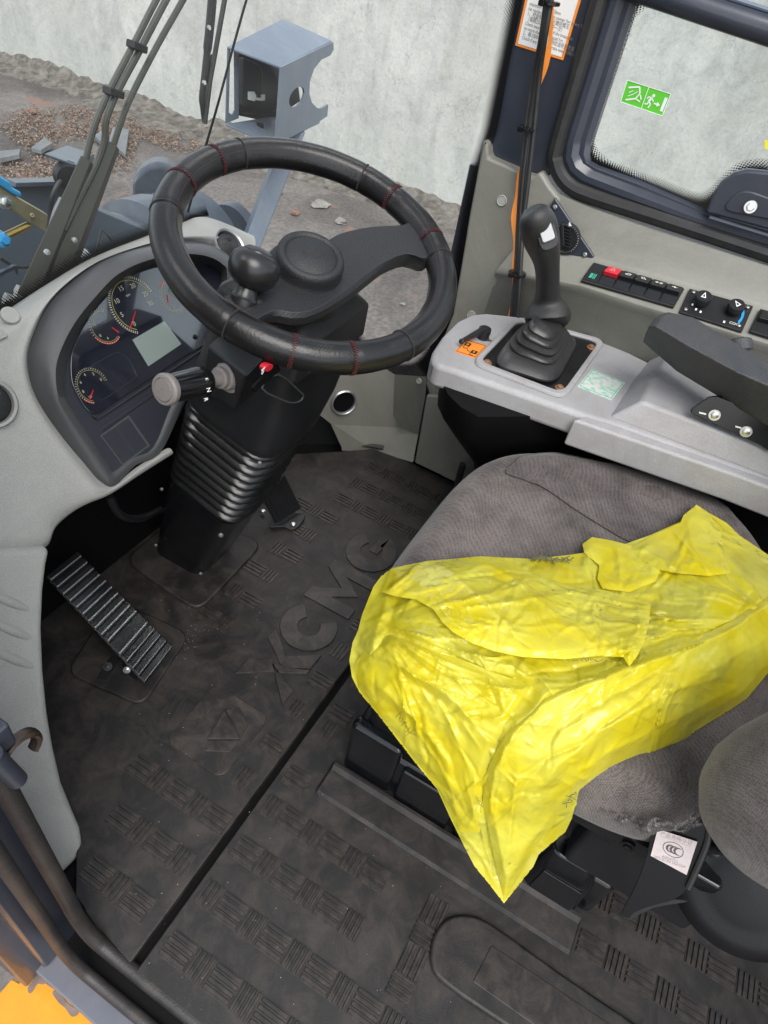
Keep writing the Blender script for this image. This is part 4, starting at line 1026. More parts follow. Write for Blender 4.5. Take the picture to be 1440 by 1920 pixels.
plate('slot_lid', [(334, 434), (352, 426), (360, 430), (343, 440)], M_PANEL, da, V(0, 0, .004), z=.674, bevel=.001)
MB().box((.55, .93, .30), X3, (.35, .02, .33)).build('under_dash_cover', M_DARKBL, da)
# binnacle hood
outer = [(300, 850), (255, 872), (214, 912), (187, 898), (160, 867), (123, 823), (87, 773), (63, 727), (54, 675), (63, 633), (93, 570), (140, 523), (200, 483), (273, 460), (347, 452), (400, 459), (432, 480), (441, 505), (432, 590), (405, 665), (345, 760)]
crest = [(294, 842), (250, 866), (213, 899), (195, 884), (172, 852), (143, 812), (112, 765), (101, 733), (98, 690), (109, 650), (133, 603), (170, 556), (218, 508), (282, 480), (347, 469), (395, 474), (424, 490), (432, 512), (424, 590), (397, 660), (338, 755)]
cins = [(292, 840), (249, 862), (213, 893), (198, 878), (176, 847), (148, 808), (118, 762), (107, 733), (105, 690), (116, 652), (140, 606), (176, 560), (223, 513), (284, 486), (347, 476), (391, 481), (418, 496), (426, 514), (418, 590), (392, 658), (334, 750)]
floor_ = [(288, 838), (246, 858), (214, 884), (203, 872), (184, 842), (158, 803), (132, 760), (124, 735), (124, 694), (133, 656), (154, 614), (188, 568), (231, 524), (286, 500), (345, 492), (386, 497), (408, 508), (414, 522), (408, 590), (384, 655), (328, 745)]
hts = [.004, .004, .006, .008, .012, .018, .028, .034, .038, .040, .042, .043, .044, .045, .045, .045, .044, .042, .03, .015, .006]
R0_ = [at(*p, pl=PB, off=0) for p in outer]
R1_ = [at(*p, pl=PB, off=h * .96) for p, h in zip(crest, hts)]
R2_ = [at(*p, pl=PB, off=h) for p, h in zip(cins, hts)]
R3_ = [at(*p, pl=PB, off=.0) for p in floor_]
Rm = [a_.lerp(b_, .55) + PBN * .006 * (h / .04) for a_, b_, h in zip(R0_, R1_, hts)]
sp = lambda r: smoothpath(r, 4, True)
MB().loft([sp([p - PBN * .01 for p in R0_]), sp(R0_), sp(Rm), sp(R1_), sp(R2_), sp(R3_)], True, False).build('binnacle_hood', M_HOOD, da, smooth=True, angle=60)
MB().prism(sp(px([((a_[0] * .6 + b_[0] * .4), (a_[1] * .6 + b_[1] * .4)) for a_, b_ in zip(floor_, cins)], pl=PB, off=-.0035)), PBN * .003).build('binnacle_face', M_PANEL, da)
# instrument lens plate with a raised border ridge
lens = [(285, 503), (345, 495), (388, 500), (412, 515), (408, 590), (388, 640), (340, 671), (290, 704), (240, 737), (200, 764), (180, 776), (163, 770), (148, 748), (133, 715), (132, 668), (142, 640), (160, 605), (195, 560), (235, 524)]
def b_lens(N, L, b, o):
    b.inputs['Base Color'].default_value = (.014, .016, .026, 1); b.inputs['Roughness'].default_value = .10; b.inputs['IOR'].default_value = 1.7
    b.inputs['Coat Weight'].default_value = 1; b.inputs['Coat Roughness'].default_value = .03; b.inputs['Coat IOR'].default_value = 1.9
M_LENS = custom('instrument_lens', b_lens)
cl = MB().prism(sp(px(lens, pl=PB, off=.001)), PBN * .003).build('instrument_cluster', M_LENS, da, bevel=.001)
LO = .0045
EU = V(1, 0, 0); EV = V(0, .55, .83).normalized()
def pp(x, y, off=LO): return at(x, y, pl=PB, off=off)
b = MB(); lp = px([(178, 792), (395, 652)], pl=PB, off=.002)
MB().tube([pp(173, 779, .003), pp(182, 786, .003), pp(392, 648, .003)], .0018, 6).build('cluster_ridge', M_PANEL, cl, smooth=True)
MB().prism([p for p in px([(188, 800), (396, 662), (397, 668), (190, 808)], pl=PB, off=.0)], PBN * .002).build('face_ridge', M_PANEL, da, bevel=.0006)
def gauge(cx, cy, r, a0, a1, n, red, needle, nums, name='gauge'):
    c = pp(cx, cy)
    g = MB()
    for i in range(n + 1):
        t = math.radians(a0 + (a1 - a0) * i / n); d = EU * math.cos(t) + EV * math.sin(t); w_ = PBN.cross(d)
        g.box(c + d * r, [d, w_, PBN], (r * .045, r * .017, .0002))
    o = g.build(name, M_CREAM, cl)
    def ringarc(b0, b1, r0, r1, m, nm):
        q_ = MB(); A_ = []; B3 = []
        for t in np.linspace(math.radians(b0), math.radians(b1), 24):
            d = EU * math.cos(t) + EV * math.sin(t); A_.append(c + d * r0); B3.append(c + d * r1)
        q_.loft([A_, B3], False).build(nm, m, o)
    ringarc(a0, a1, r * .90, r * .885, M_CREAM2, 'scale_arc')
    if red: ringarc(red[0], red[1], r * 1.04, r * .97, M_REDP2, 'red_arc')
    p, q_ = pp(*needle[0], LO + .0004), pp(*needle[1], LO + .0004)
    d = (q_ - p).normalized(); w_ = PBN.cross(d)
    MB().add([p - w_ * .0007, p + w_ * .0007, q_ + w_ * .0011, q_ - w_ * .0011], [(0, 1, 2, 3)]).build('needle', M_REDP, o)
    for s_, t in nums:
        t = math.radians(t); d = EU * math.cos(t) + EV * math.sin(t)
        text(s_, r * .24, c + d * r * .70, EU, EV, M_CREAM, o, 'numeral', .0001)
    return o
M_CREAM2 = mat('yellow_arc_print', (.55, .5, .12), .5)
gauge(252, 572, .048, -118, -118 - 230, 48, None, ((254, 584), (244, 616)), [('0', -125), ('5', -170), ('10', 150), ('15', 105), ('20', 60), ('25', 15), ('30', -15)])
gauge(197, 612, .0285, 60, 300, 26, (200, 300), ((210, 614), (223, 623)), [('4', 250), ('8', 210), ('12', 150)])
gauge(173, 723, .0285, -5, 240, 30, (205, 242), ((175, 731), (169, 748)), [('0', 5), ('2', 50), ('4', 95), ('6', 140), ('8', 185), ('10', 225)])
gauge(324, 556, .0285, 30, 290, 26, (80, 130), ((314, 552), (316, 568)), [('0', 240), ('8', 190)])
def b_lcd(N, L, b, o):
    b.inputs['Base Color'].default_value = (.27, .33, .31, 1); b.inputs['Roughness'].default_value = .15; b.inputs['Coat Weight'].default_value = .6; b.inputs['Coat IOR'].default_value = 1.7
M_LCD = custom('lcd_glass', b_lcd)
plate('lcd_screen', [(248, 637), (308, 602), (340, 645), (278, 687)], M_LCD, cl, PBN * .0003, pl=PB, off=LO, bevel=0)
text('rpm', .006, pp(240, 553), EU, EV, M_CREAM, cl, 'lettering', .0001)
MB().tube([p for p in smoothpath([pp(*q_, .0043) for q_ in ((150, 700), (200, 670), (225, 662), (245, 680), (254, 700), (250, 712), (190, 752))], 5)], .0007, 6).build('indicator_window_edge', M_PANEL, cl, smooth=True)
bolt(pp(366, 632, .004), PBN, .005, M_BLKG, cl, hexa=False, name='cluster_button')
# two blank switches
for P in ([(196, 812), (217, 794), (247, 840), (224, 858)], [(219, 792), (240, 780), (278, 830), (250, 838)]):
    pass
SQ = [(186, 817), (240, 779), (280, 836), (229, 874)]
MB().prism(px(SQ, pl=PB, off=-.001), PBN * .0035).build('switch_frame', M_HOOD, da, bevel=.0012)
SQ3 = px(SQ, pl=PB, off=.0026)
for u0, u1 in ((.05, .49), (.51, .95)):
    MB().prism([bil(SQ3, u0, .05), bil(SQ3, u1, .05), bil(SQ3, u1, .95), bil(SQ3, u0, .95)], PBN * .0016).build('blank_switch', M_PANEL, da, bevel=.0008)
# hoses in the dark under the dashboard
MB().tube(smoothpath([at(205, 930, y=.80), at(225, 965, y=.80), at(262, 972, y=.82), at(300, 955, y=.86)], 5), .008, 8).build('harness_hose', M_BLK, da, smooth=True)

# ------------------------------------------------------------------ steering column
sc_ = thing('steering_column', 'black steering column with ribbed bellows rising from the floor to the wheel', 'steering column', (.83, .80, 0))
def rr_ring(xa, xb, ry, rz, depth, tilt, r, n=5):
    e = V(0, math.cos(tilt), math.sin(tilt)); cx = (xa + xb) / 2; w = (xb - xa) / 2; d = depth / 2
    return [V(cx + a_, ry, rz) + e * (d + b_) for a_, b_ in rrect(w, d, r, n)]
T_ = math.radians(17)
MB().loft([rr_ring(.768, .892, .728, 0, .14, 0, .03), rr_ring(.765, .895, .70, .06, .15, .08, .03), rr_ring(.757, .902, .632, .212, .182, T_, .04), rr_ring(.755, .904, .616, .248, .186, T_, .042)]).build('base_cover', M_BLKG, sc_, smooth=True, angle=60)
M_BELL = mat('bellows_rubber', (.010, .0105, .011), .26, var=.2, dirt=(.03, .03, .03), dscale=10, damt=.4, rvar=.05)
rg = []; nr = 10
for i in range(nr):
    for k_, gg in ((0, 0), (.18, .0055), (.36, .0075), (.54, .0055), (.72, 0), (.86, -.0025)):
        t = (i + k_) / nr; ry = .616 - .084 * t; rz = .25 + .228 * t; g = gg
        rg.append(rr_ring(.760 - g - .006 * t, .900 + .022 * t + g, ry - g * .9, rz, .178 + .012 * t + 2 * g, T_, .045))
MB().loft(rg).build('bellows', M_BELL, sc_, smooth=True, angle=80)
MB().loft([rr_ring(.744, .930, .524, .476, .21, T_, .05), rr_ring(.742, .932, .520, .484, .214, T_, .05), rr_ring(.744, .936, .518, .494, .21, T_, .05), rr_ring(.750, .962, .508, .55, .20, T_, .04), rr_ring(.758, .980, .500, .62, .18, T_, .03), rr_ring(.762, .975, .498, .66, .17, T_, .025)]).build('lower_shroud', M_BLK, sc_, smooth=True, angle=60)
MB().loft([rr_ring(.755, .985, .486, .655, .19, T_, .012, 2), rr_ring(.765, .978, .480, .715, .17, T_, .012, 2), rr_ring(.80, .93, .50, .76, .11, T_, .02, 2)]).build('upper_shroud', M_BLK, sc_, smooth=True, bevel=.003)
Tt = [at(388, 648, y=.63), at(462, 706, y=.525), at(510, 655, y=.515), at(440, 600, y=.64)]
Bt = [at(377, 735, y=.66), at(439, 770, y=.565), at(480, 735, y=.56), at(440, 700, y=.66)]
MB().loft([Bt, [b_.lerp(a_, .8) + (a_ - sum(Tt, V(0, 0, 0)) / 4) * .0 for a_, b_ in zip(Tt, Bt)], Tt]).build('stalk_block', M_BLK, sc_, bevel=.005, seg=2)
PR = (V(.85, .508, .53), V(0, -.98, -.2))
lid = smoothpath(px([(491, 728), (522, 702), (563, 735), (569, 742), (562, 752), (548, 755), (530, 750)], pl=PR, off=.004), 3, True)
MB().tube(lid + [lid[0]], .0013, 6).build('ashtray_outline', M_HOOD, sc_, smooth=True)
MB().prism(px([(474, 728), (497, 704), (522, 684), (526, 694), (500, 716), (478, 736)], pl=PR, off=.006), V(0, .004, 0)).build('switch_slot', M_DARKBL, sc_)
MB().prism(smoothpath(px([(498, 689), (505, 683), (512, 684), (511, 691), (503, 697), (498, 696)], pl=PR, off=.013), 3, True), V(.003, .012, -.003)).build('red_switch', M_REDP, sc_, bevel=.003)
for P in (bar(.2, .5, .8, .2, .2, 1), bar(.3, .9, .6, .5, .2, 1)):
    MB().prism([bil(px([(489, 688), (500, 686), (498, 702), (488, 704)], pl=PR, off=.012), u, w_) for u, w_ in P], V(0, .0006, 0)).build('white_mark', M_WHITE, sc_)
for a_, b_, yy in ((487, 868, .535), (414, 1003, .62), (303, 917, .76), (376, 1075, .715), (292, 1022, .86)):
    c = at(a_, b_, x=.752) if a_ < 400 and b_ < 1050 else at(a_, b_, y=yy)
    bolt(c, V(-.7, -.6, .3), .0055 if yy == .62 else .004, mat('dull_screw', (.22, .22, .22), .4, .8), sc_, hexa=False, name='screw')
SCF = mat('scuffed_plastic', (.07, .07, .068), .6, var=.4, vscale=60)
# gear selector stalk
gs = thing('gear_stalk', 'black gear selector stalk with grey end cap on the left of the steering column', 'lever', at(430, 706, x=.70))
pb_ = at(432, 704, x=.712); pe = at(302, 732, x=.575)
ax = (pe - pb_); L_ = ax.length; ax.normalize()
MB().lathe(pb_, ax, [(.027, -.01), (.027, .003), (.022, .006), (.020, .016), (.0165, .018), (.0165, .026), (.013, .028), (.009, .045), (.009, .06)], 30).build('stalk_collar', M_STK, gs, smooth=True, angle=30)
bb = MB(); n = 48; rings = []
for h, r in ((.36, .012), (.38, .019), (.43, .0225), (.52, .0235), (.56, .0225), (.85, .0205), (.90, .0205)):
    rings.append([])
    u = V(0, 0, 1); u = (u - ax * u.dot(ax)).normalized(); w = ax.cross(u)
    for k_ in range(n):
        rr_ = r - (.0014 if (.58 < h < .95 and (k_ % 4) in (0, 1)) else 0)
        t = 2 * math.pi * k_ / n; rings[-1].append(pb_ + ax * h * L_ + (u * math.cos(t) + w * math.sin(t)) * rr_)
bb.loft(rings).build('stalk_grip', M_BLKG, gs, smooth=True, angle=40)
cp = MB().lathe(pb_ + ax * L_ * .88, ax, [(.0205, 0), (.0225, .003), (.0232, .010), (.0215, .0135), (.0175, .0142), (.0170, .0125), (.0160, .0145), (.002, .0150), (.0015, .0135), (0, .0135)], 40).build('end_cap', M_STK, gs, smooth=True, angle=30)
for s_, a_, b_ in (('F', 386, 711), ('N', 391, 731), ('R', 386, 749)):
    ref = pb_ + ax * L_ * .50
    c = near(a_, b_, ref, .0255 if s_ == 'N' else .020)
    n_ = (V(0, 0, H) - c).normalized(); u_ = (-ax - n_ * (-ax).dot(n_)).normalized()
    text(s_, .0085, c, n_.cross(u_) * -1, u_, M_WHITE, gs, 'gear_letter', .0002)

# ------------------------------------------------------------------ steering wheel
WC = V(.846, .526, H - .412)
_t, _b = .289, -.181
WN = V(math.sin(_b) * math.cos(_t), -math.sin(_t), math.cos(_b) * math.cos(_t)).normalized()
WU = (V(1, 0, 0) - WN * WN.x).normalized(); WV = WN.cross(WU)
WPL = (WC, WN)
sw_ = thing('steering_wheel', 'black leather-covered steering wheel with red stitching and spinner knob', 'steering wheel', WC)
RR, TR = .209, .0226
def wp(th, rr, h): return WC + (WU * math.cos(th) + WV * math.sin(th)) * rr + WN * h
# stitch positions: angle where a traced seam pixel meets the wheel plane
def ang(px_, py_):
    p = at(px_, py_, pl=WPL) - WC; return math.atan2(p.dot(WV), p.dot(WU))
red_seams = [(320, 335), (392, 292), (735, 372), (800, 452), (550, 650), (655, 665)]
blk_seams = [(290, 395), (445, 600), (756, 650), (838, 490), (672, 345), (450, 290)]
rs = [ang(*p) for p in red_seams]; bs = [ang(*p) for p in blk_seams]
rings = []; NR, NT = 220, 22
for i in range(NR):
    th = 2 * math.pi * i / NR; dip = 0
    for s_ in rs + bs:
        d = abs((th - s_ + math.pi) % (2 * math.pi) - math.pi) * RR
        dip = max(dip, .0016 * math.exp(-(d / .0028) ** 2))
    rg_ = []
    for k_ in range(NT):
        a_ = 2 * math.pi * k_ / NT
        r = TR - dip + .0005 * noise.noise(V(th * 6, a_, 1)) 
        # inner lip of the cover seam
        if abs(a_ - math.radians(150)) < .2: r -= .0018
        rg_.append(wp(th, RR + r * math.cos(a_), r * 1.02 * math.sin(a_)))
    rings.append(rg_)
rings.append(rings[0])
rim = MB().loft(rings, True, False).build('rim', M_LEA, sw_, smooth=True, angle=80)
def stitches(s_, m, step, ln, w_, zig, name):
    b = MB()
    for q_ in range(int(2 * math.pi / step)):
        a_ = q_ * step
        if not (-.5 < a_ < 3.6 or a_ > 5.6): continue
        n_ = (WU * math.cos(s_) + WV * math.sin(s_)) * math.cos(a_) + WN * math.sin(a_)
        c = WC + (WU * math.cos(s_) + WV * math.sin(s_)) * RR + n_ * (TR + .0001)
        tan = (WV * math.cos(s_) - WU * math.sin(s_)); around = tan.cross(n_)
        b.box(c, [(tan + around * zig * (1 if q_ % 2 else -1)), around, n_], (ln, w_, .0009))
    return b.build(name, m, rim)
for s_ in rs: stitches(s_, M_RED, .085, .0034, .0005, .45, 'red_stitching')
M_THR = mat('black_thread', (.03, .028, .028), .7)
for s_ in bs: stitches(s_, M_THR, .07, .0012, .0004, 0, 'seam_thread')
# long seam stitches running round the inside top of the rim
b = MB()
for i in range(0, 420):
    th = 2 * math.pi * i / 420; a_ = math.radians(128)
    n_ = (WU * math.cos(th) + WV * math.sin(th)) * math.cos(a_) + WN * math.sin(a_)
    tan = (WV * math.cos(th) - WU * math.sin(th))
    b.box(WC + (WU * math.cos(th) + WV * math.sin(th)) * RR + n_ * (TR + .0001), [tan, tan.cross(n_), n_], (.0009, .0004, .0005))
b.build('seam_thread', mat('brown_thread', (.06, .035, .033), .7), rim)
# perforated diamond patch between the two lower red seams: fine grooves
b = MB(); t0, t1 = sorted((rs[4], rs[5]))
for i in range(14):
    for sgn in (-1, 1):
        P = []
        for q_ in range(9):
            th = t0 + (t1 - t0) * (.12 + .76 * ((i / 13) + sgn * (q_ - 4) * .045)); 
            if not (t0 + .01 < th < t1 - .01): continue
            a_ = math.radians(50 + q_ * 9)
            n_ = (WU * math.cos(th) + WV * math.sin(th)) * math.cos(a_) + WN * math.sin(a_)
            P.append(WC + (WU * math.cos(th) + WV * math.sin(th)) * RR + n_ * (TR + .0001))
        if len(P) > 2: b.tube(P, .00035, 3)
b.build('diamond_stitching', mat('dark_thread', (.05, .05, .05), .6), rim)
# spoke yoke (traced on the wheel plane, hub lower than the rim)
yt = [(800, 408), (762, 425), (700, 424), (640, 432), (600, 452), (540, 440), (505, 460), (488, 500), (440, 560), (420, 545), (432, 588), (455, 618), (510, 592), (545, 596), (580, 592), (620, 572), (660, 545), (705, 510), (735, 490), (770, 480), (806, 490), (815, 450)]
yk = smoothpath(px(yt, pl=WPL), 3, True)
tp, bt, md, td = [], [], [], []
cen = sum(yk, V(0, 0, 0)) / len(yk)
for p in yk:
    d = (p - WC).length; k_ = min(1, max(0, (d - .05) / .13)); drop = -.012 * (1 - k_)
    inn_ = (WC - p).normalized() * .006
    tp.append(p + inn_ * 1.3 + WN * (drop + .006)); td.append(p + inn_ * .3 + WN * (drop + .0)); md.append(p + WN * (drop - .012)); bt.append(p + inn_ + WN * (drop - .022))
bm = bmesh.new()
layers = [[bm.verts.new(p) for p in L2] for L2 in (bt, md, td, tp)]
nn = len(yk)
for a_, b_ in zip(layers[:-1], layers[1:]):
    for j in range(nn): bm.faces.new((a_[j], a_[(j + 1) % nn], b_[(j + 1) % nn], b_[j]))
for Lr in (layers[0], layers[-1]):
    es = [bm.edges.get((Lr[j], Lr[(j + 1) % nn])) for j in range(nn)]
    bmesh.ops.triangle_fill(bm, edges=es, use_beauty=True)
bm.verts.index_update()
vs = [v_.co.copy() for v_ in bm.verts]; fs = [tuple(v_.index for v_ in f.verts) for f in bm.faces]; bm.free()
ob('spoke_yoke', vs, fs, M_WHL, sw_, bevel=.003, seg=3, smooth=True)
hc = at(578, 500, pl=WPL)
MB().lathe(hc, WN, [(.062, -.05), (.060, -.012), (.052, -.004), (.049, .006), (.050, .016), (.048, .022), (.044, .025), (.040, .0245), (.0375, .022), (.036, .0225), (.034, .0245), (0, .0255)], 56).build('hub_cap', M_WHL, sw_, smooth=True, angle=50)
em = MB()
for P in ([(568, 468), (590, 478), (586, 483), (566, 474)], [(590, 478), (604, 474), (600, 481), (588, 485)], [(571, 470), (577, 482), (574, 484), (567, 472)]):
    em.prism(px(P, pl=WPL, off=.0248), WN * .0008)
em.build('hub_emblem', M_WHL, sw_, bevel=.0002)
kc = at(455, 562, pl=WPL, off=-.004)
ka = (WN + (at(473, 512, pl=WPL, off=.05) - kc).normalized() * .8).normalized()
kc2 = at(460, 556, pl=WPL, off=.004)
kt = at(475, 508, pl=WPL, off=.032)
ka = (kt - kc2).normalized()
kn_ = MB().lathe(kc2 - ka * .012, ka, [(.020, -.01), (.020, .010), (.016, .014), (.014, .024), (.022, .028), (.031, .036), (.0345, .047), (.0345, .056), (.031, .065), (.024, .071), (.021, .0725), (.020, .0722), (.0195, .074), (.015, .077), (0, .079)], 40).build('spinner_knob', mat('knob_plastic', (.014, .014, .015), .3, var=.15), sw_, smooth=True, angle=40)
MB().box(kc2 - ka * .012, [WU, WV, WN], (.022, .02, .012)).build('knob_clamp', M_WHL, sw_, bevel=.006, seg=3)

# ------------------------------------------------------------------ pedals
bp = thing('brake_pedal', 'long black brake pedal with raised metal-edged ribs at the left of the footwell', 'pedal', (.55, .64, .01))
Q = [at(85, 1080, z=.19), at(143, 1035, z=.19), at(323, 1215, z=.035), at(272, 1281, z=.035)]
Qn = (Q[1] - Q[0]).cross(Q[2] - Q[0]).normalized()
if Qn.z < 0: Qn = -Qn
MB().prism([p - Qn * .002 for p in Q], -Qn * .005).build('pedal_plate', M_BLKG, bp, bevel=.001)
M_RIBM = mat('worn_rib_edge', (.36, .36, .36), .25, .85, var=.2, vscale=50)
M_PED = mat('pedal_rubber', (.006, .0065, .008), .14, var=.2, spec=.6)
for i in range(16):
    v0 = (i + .05) / 16; v1 = (i + .8) / 16; wide = i in (10, 11)
    if i == 11: continue
    if i == 10: v1 = (i + 1.7) / 16
    rb = MB().prism([bil(Q, 0, v0), bil(Q, 1, v0), bil(Q, 1, v1), bil(Q, 0, v1)], Qn * .005).build('pedal_rib', M_PED, bp, bevel=.001)
    if i < 12: MB().prism([bil(Q, .01, v1 - .012, Qn * .0048), bil(Q, .99, v1 - .012, Qn * .0048), bil(Q, .99, v1, Qn * .0048), bil(Q, .01, v1, Qn * .0048)], Qn * .001).build('rib_edge', M_RIBM, rb, bevel=.0003)
    else: MB().prism([bil(Q, .01, v1 - .006, Qn * .0048), bil(Q, .99, v1 - .006, Qn * .0048), bil(Q, .99, v1, Qn * .0048), bil(Q, .01, v1, Qn * .0048)], Qn * .0008).build('rib_edge', M_RIBM, rb, bevel=.0002)
MB().prism([at(228, 1245, z=.03), at(240, 1240, z=.045), at(262, 1278, z=.03), at(240, 1268, z=.01)], V(.012, 0, 0)).build('pedal_hinge', M_BLK, bp, bevel=.002)
bolt(at(202, 1250, z=.022), V(-.3, -.3, 1), .006, M_BLK, bp); bolt(at(238, 1256, z=.04), V(-.6, -.5, .4), .005, M_CHR, bp)
MB().box(at(205, 1255, z=.012), [(1, .3, 0), (-.3, 1, 0), (0, 0, 1)], (.03, .012, .005)).build('pedal_foot', M_BLK, bp, bevel=.002)
ap = thing('accelerator_pedal', 'small ribbed black accelerator pedal to the right of the steering column', 'pedal', (1.05, .68, .01))
Q = [at(490, 925, z=.13), at(534, 890, z=.13), at(565, 953, z=.03), at(519, 982, z=.03)]
Qn = (Q[1] - Q[0]).cross(Q[2] - Q[0]).normalized()
if Qn.z < 0: Qn = -Qn
MB().prism(Q, -Qn * .008).build('pedal_pad', M_BLK, ap, bevel=.002)
for i in range(7):
    MB().prism([bil(Q, (i + .2) / 7, .02), bil(Q, (i + .7) / 7, .02), bil(Q, (i + .7) / 7, .98), bil(Q, (i + .2) / 7, .98)], Qn * .0025).build('pedal_rib', M_BLK, ap, bevel=.0006)
MB().prism(smoothpath(px([(505, 990), (520, 970), (560, 965), (572, 970), (560, 990), (545, 996), (530, 990)], z=.012), 3, True), V(0, 0, .006)).build('pedal_foot', M_BLK, ap, bevel=.002)
for a_, b_ in ((550, 983), (493, 959)): bolt(at(a_, b_, z=.02), V(-.2, -.2, 1), .0065, M_CHR, ap, hexa=False)
# ------------------------------------------------------------------ right armrest console
CZ = .60
co = thing('armrest_console', 'light grey console shell on a black pod to the right of the seat', 'console', (1.2, .1, .05))
top = [(1100, 780), (840, 690), (818, 684), (807, 672), (812, 655), (830, 628), (858, 600), (882, 588), (910, 585), (985, 593), (1129, 634), (1214, 676), (1560, 800), (1560, 940), (1144, 792)]
MB().prism(px(top, z=CZ), V(0, 0, -.052)).build('console_shell', M_CONS, co, bevel=.013, seg=5)
MB().prism(px([(842, 692), (822, 685), (812, 668), (838, 630), (880, 595), (910, 592), (930, 600), (915, 640), (880, 690)], z=CZ - .02), V(0, 0, -.055)).build('shell_nose', M_CONS, co, bevel=.016, seg=4)
MB().prism(px([(1074, 786), (1100, 778), (1380, 874), (1560, 935), (1560, 960), (1388, 893)], z=CZ - .004) , V(-.001, 0, -.058)).build('side_lip', M_CONS, co, bevel=.006, seg=3)
wb = px([(1138, 785), (1186, 712), (1232, 655), (1560, 760), (1580, 945), (1440, 898)], z=CZ - .004)
wt = px([(1203, 752), (1222, 712), (1262, 655), (1560, 735), (1580, 892), (1440, 843)], z=CZ + .042)
MB().loft([wb, wt]).build('raised_housing', M_CONS, co, bevel=.007, seg=4)
def podring(z, tx, ty, w=.30, n=10):
    out = [V(1.25, -.75, z), V(1.245, .0, z)]
    for k_ in range(n + 1):
        a_ = math.pi * (1 - k_ / n); out.append(V(tx + w / 2 + w / 2 * math.cos(a_), ty - .10 + .13 * math.sin(a_), z))
    return out + [V(1.36, .1, z), V(1.36, -.75, z)]
t1 = at(812, 745, z=.55); t2 = at(826, 815, z=.42); t3 = at(868, 880, z=.28)
MB().loft([podring(.56, t1.x - .015, t1.y + .0), podring(.50, t1.x - .008, t1.y - .0), podring(.42, t2.x - .01, t2.y), podring(.28, t3.x - .005, t3.y - .01), podring(.02, t3.x + .06, t3.y - .05)]).build('console_pod', M_DARKBL, co, smooth=True, angle=60)
CNZ = V(0, 0, 1)
PZ = (V(0, 0, CZ), V(0, 0, 1))
fo = px([(882, 683), (968, 596), (1136, 641), (1058, 751)], z=CZ + .001)
fi = shr(fo, .885)
fo_, fi_ = rpoly(fo), rpoly(fi)
MB().loft([fo_, [p + V(0, 0, .006) for p in shr(fo_, .985)], [p + V(0, 0, .006) for p in fi_], [p + V(0, 0, .0) for p in shr(fi_, .99)]], True, False).build('shift_frame', M_CONS, co, smooth=True, bevel=.002)
MB().prism([p + V(0, 0, .0008) for p in shr(fi_, .995)], V(0, 0, .001)).build('shift_plate', M_BLKG, co)
for a_, b_ in ((913, 681), (1108, 652), (1049, 728)): bolt(at(a_, b_, z=CZ + .003), CNZ, .0062, M_BRASS, co, name='frame_bolt')
def b_holo(N, L, b, o):
    tc = N.new('ShaderNodeTexCoord'); n = N.new('ShaderNodeTexNoise'); n.inputs['Scale'].default_value = 90; n.inputs['Detail'].default_value = 3
    L.new(tc.outputs['Object'], n.inputs[0]); r = N.new('ShaderNodeValToRGB'); L.new(n.outputs[0], r.inputs[0])
    r.color_ramp.elements[0].position = .40; r.color_ramp.elements[0].color = (.28, .55, .45, 1); r.color_ramp.elements[1].position = .52; r.color_ramp.elements[1].color = (.62, .62, .58, 1)
    L.new(r.outputs[0], b.inputs['Base Color']); b.inputs['Roughness'].default_value = .35
M_HOLO = custom('hologram_print', b_holo)
hs_ = thing('hologram_sticker', 'pale green iridescent square sticker on the console behind the joystick', 'sticker', at(1127, 722, z=CZ))
Q = px([(1110, 692), (1172, 717), (1147, 750), (1083, 724)], z=CZ + .0012)
MB().prism(Q, V(0, 0, -.0012)).build('sheet', M_HOLO, hs_)
for a_ in [(.04, .05, .96, .05), (.04, .95, .96, .95), (.04, .05, .04, .95), (.96, .05, .96, .95)]:
    MB().prism([bil(Q, u, v_, V(0, 0, .0002)) for u, v_ in bar(*a_, .02, 1)], V(0, 0, .0002)).build('border_line', M_GRN2, hs_)
os_ = thing('lock_sticker', 'orange square sticker with two padlock drawings beside the lock lever', 'sticker', at(883, 655, z=CZ))
Q = px([(853, 659), (873, 636), (914, 648), (892, 671)], z=CZ + .0012)
MB().prism(Q, V(0, 0, -.0012)).build('sheet', M_ORG, os_)
Qs = [Q[1], Q[2], Q[3], Q[0]]
inkm = mat('black_ink', (.02, .015, .01), .5)
mark([bar(.05, .05, .95, .05, .02, 1.2), bar(.05, .95, .95, .95, .02, 1.2), bar(.05, .05, .05, .95, .02, 1.2), bar(.95, .05, .95, .95, .02, 1.2),
      [(.12, .2), (.38, .2), (.38, .42), (.12, .42)], [(.60, .58), (.88, .58), (.88, .80), (.60, .80)], bar(.15, .44, .2, .60, .03, 1.2), bar(.2, .60, .34, .60, .03, 1.2), bar(.34, .6, .36, .44, .03, 1.2), bar(.62, .82, .66, .92, .03, 1.2), bar(.66, .92, .82, .92, .03, 1.2), bar(.4, .62, .46, .72, .03, 1.2), bar(.46, .72, .56, .72, .03, 1.2)],
     Qs, inkm, os_, 'padlock_drawing', V(0, 0, .0003), V(0, 0, .0002))
for P in ([(.2, .27), (.3, .27), (.3, .36), (.2, .36)], [(.70, .65), (.78, .65), (.78, .73), (.70, .73)]): mark([P], Qs, M_ORG, os_, 'keyhole', V(0, 0, .0006), V(0, 0, .0002))
ll = thing('lock_lever', 'small black lock lever beside the orange padlock sticker', 'lever', at(905, 632, z=CZ))
c = at(905, 634, z=CZ)
MB().lathe(c, CNZ, [(.0125, 0), (.0125, .012), (.0135, .013), (.013, .022), (.010, .024), (0, .024)], 24).build('lever_hub', M_BLK, ll, smooth=True)
a_, b_ = c + V(0, 0, .021), at(866, 640, z=CZ + .014)
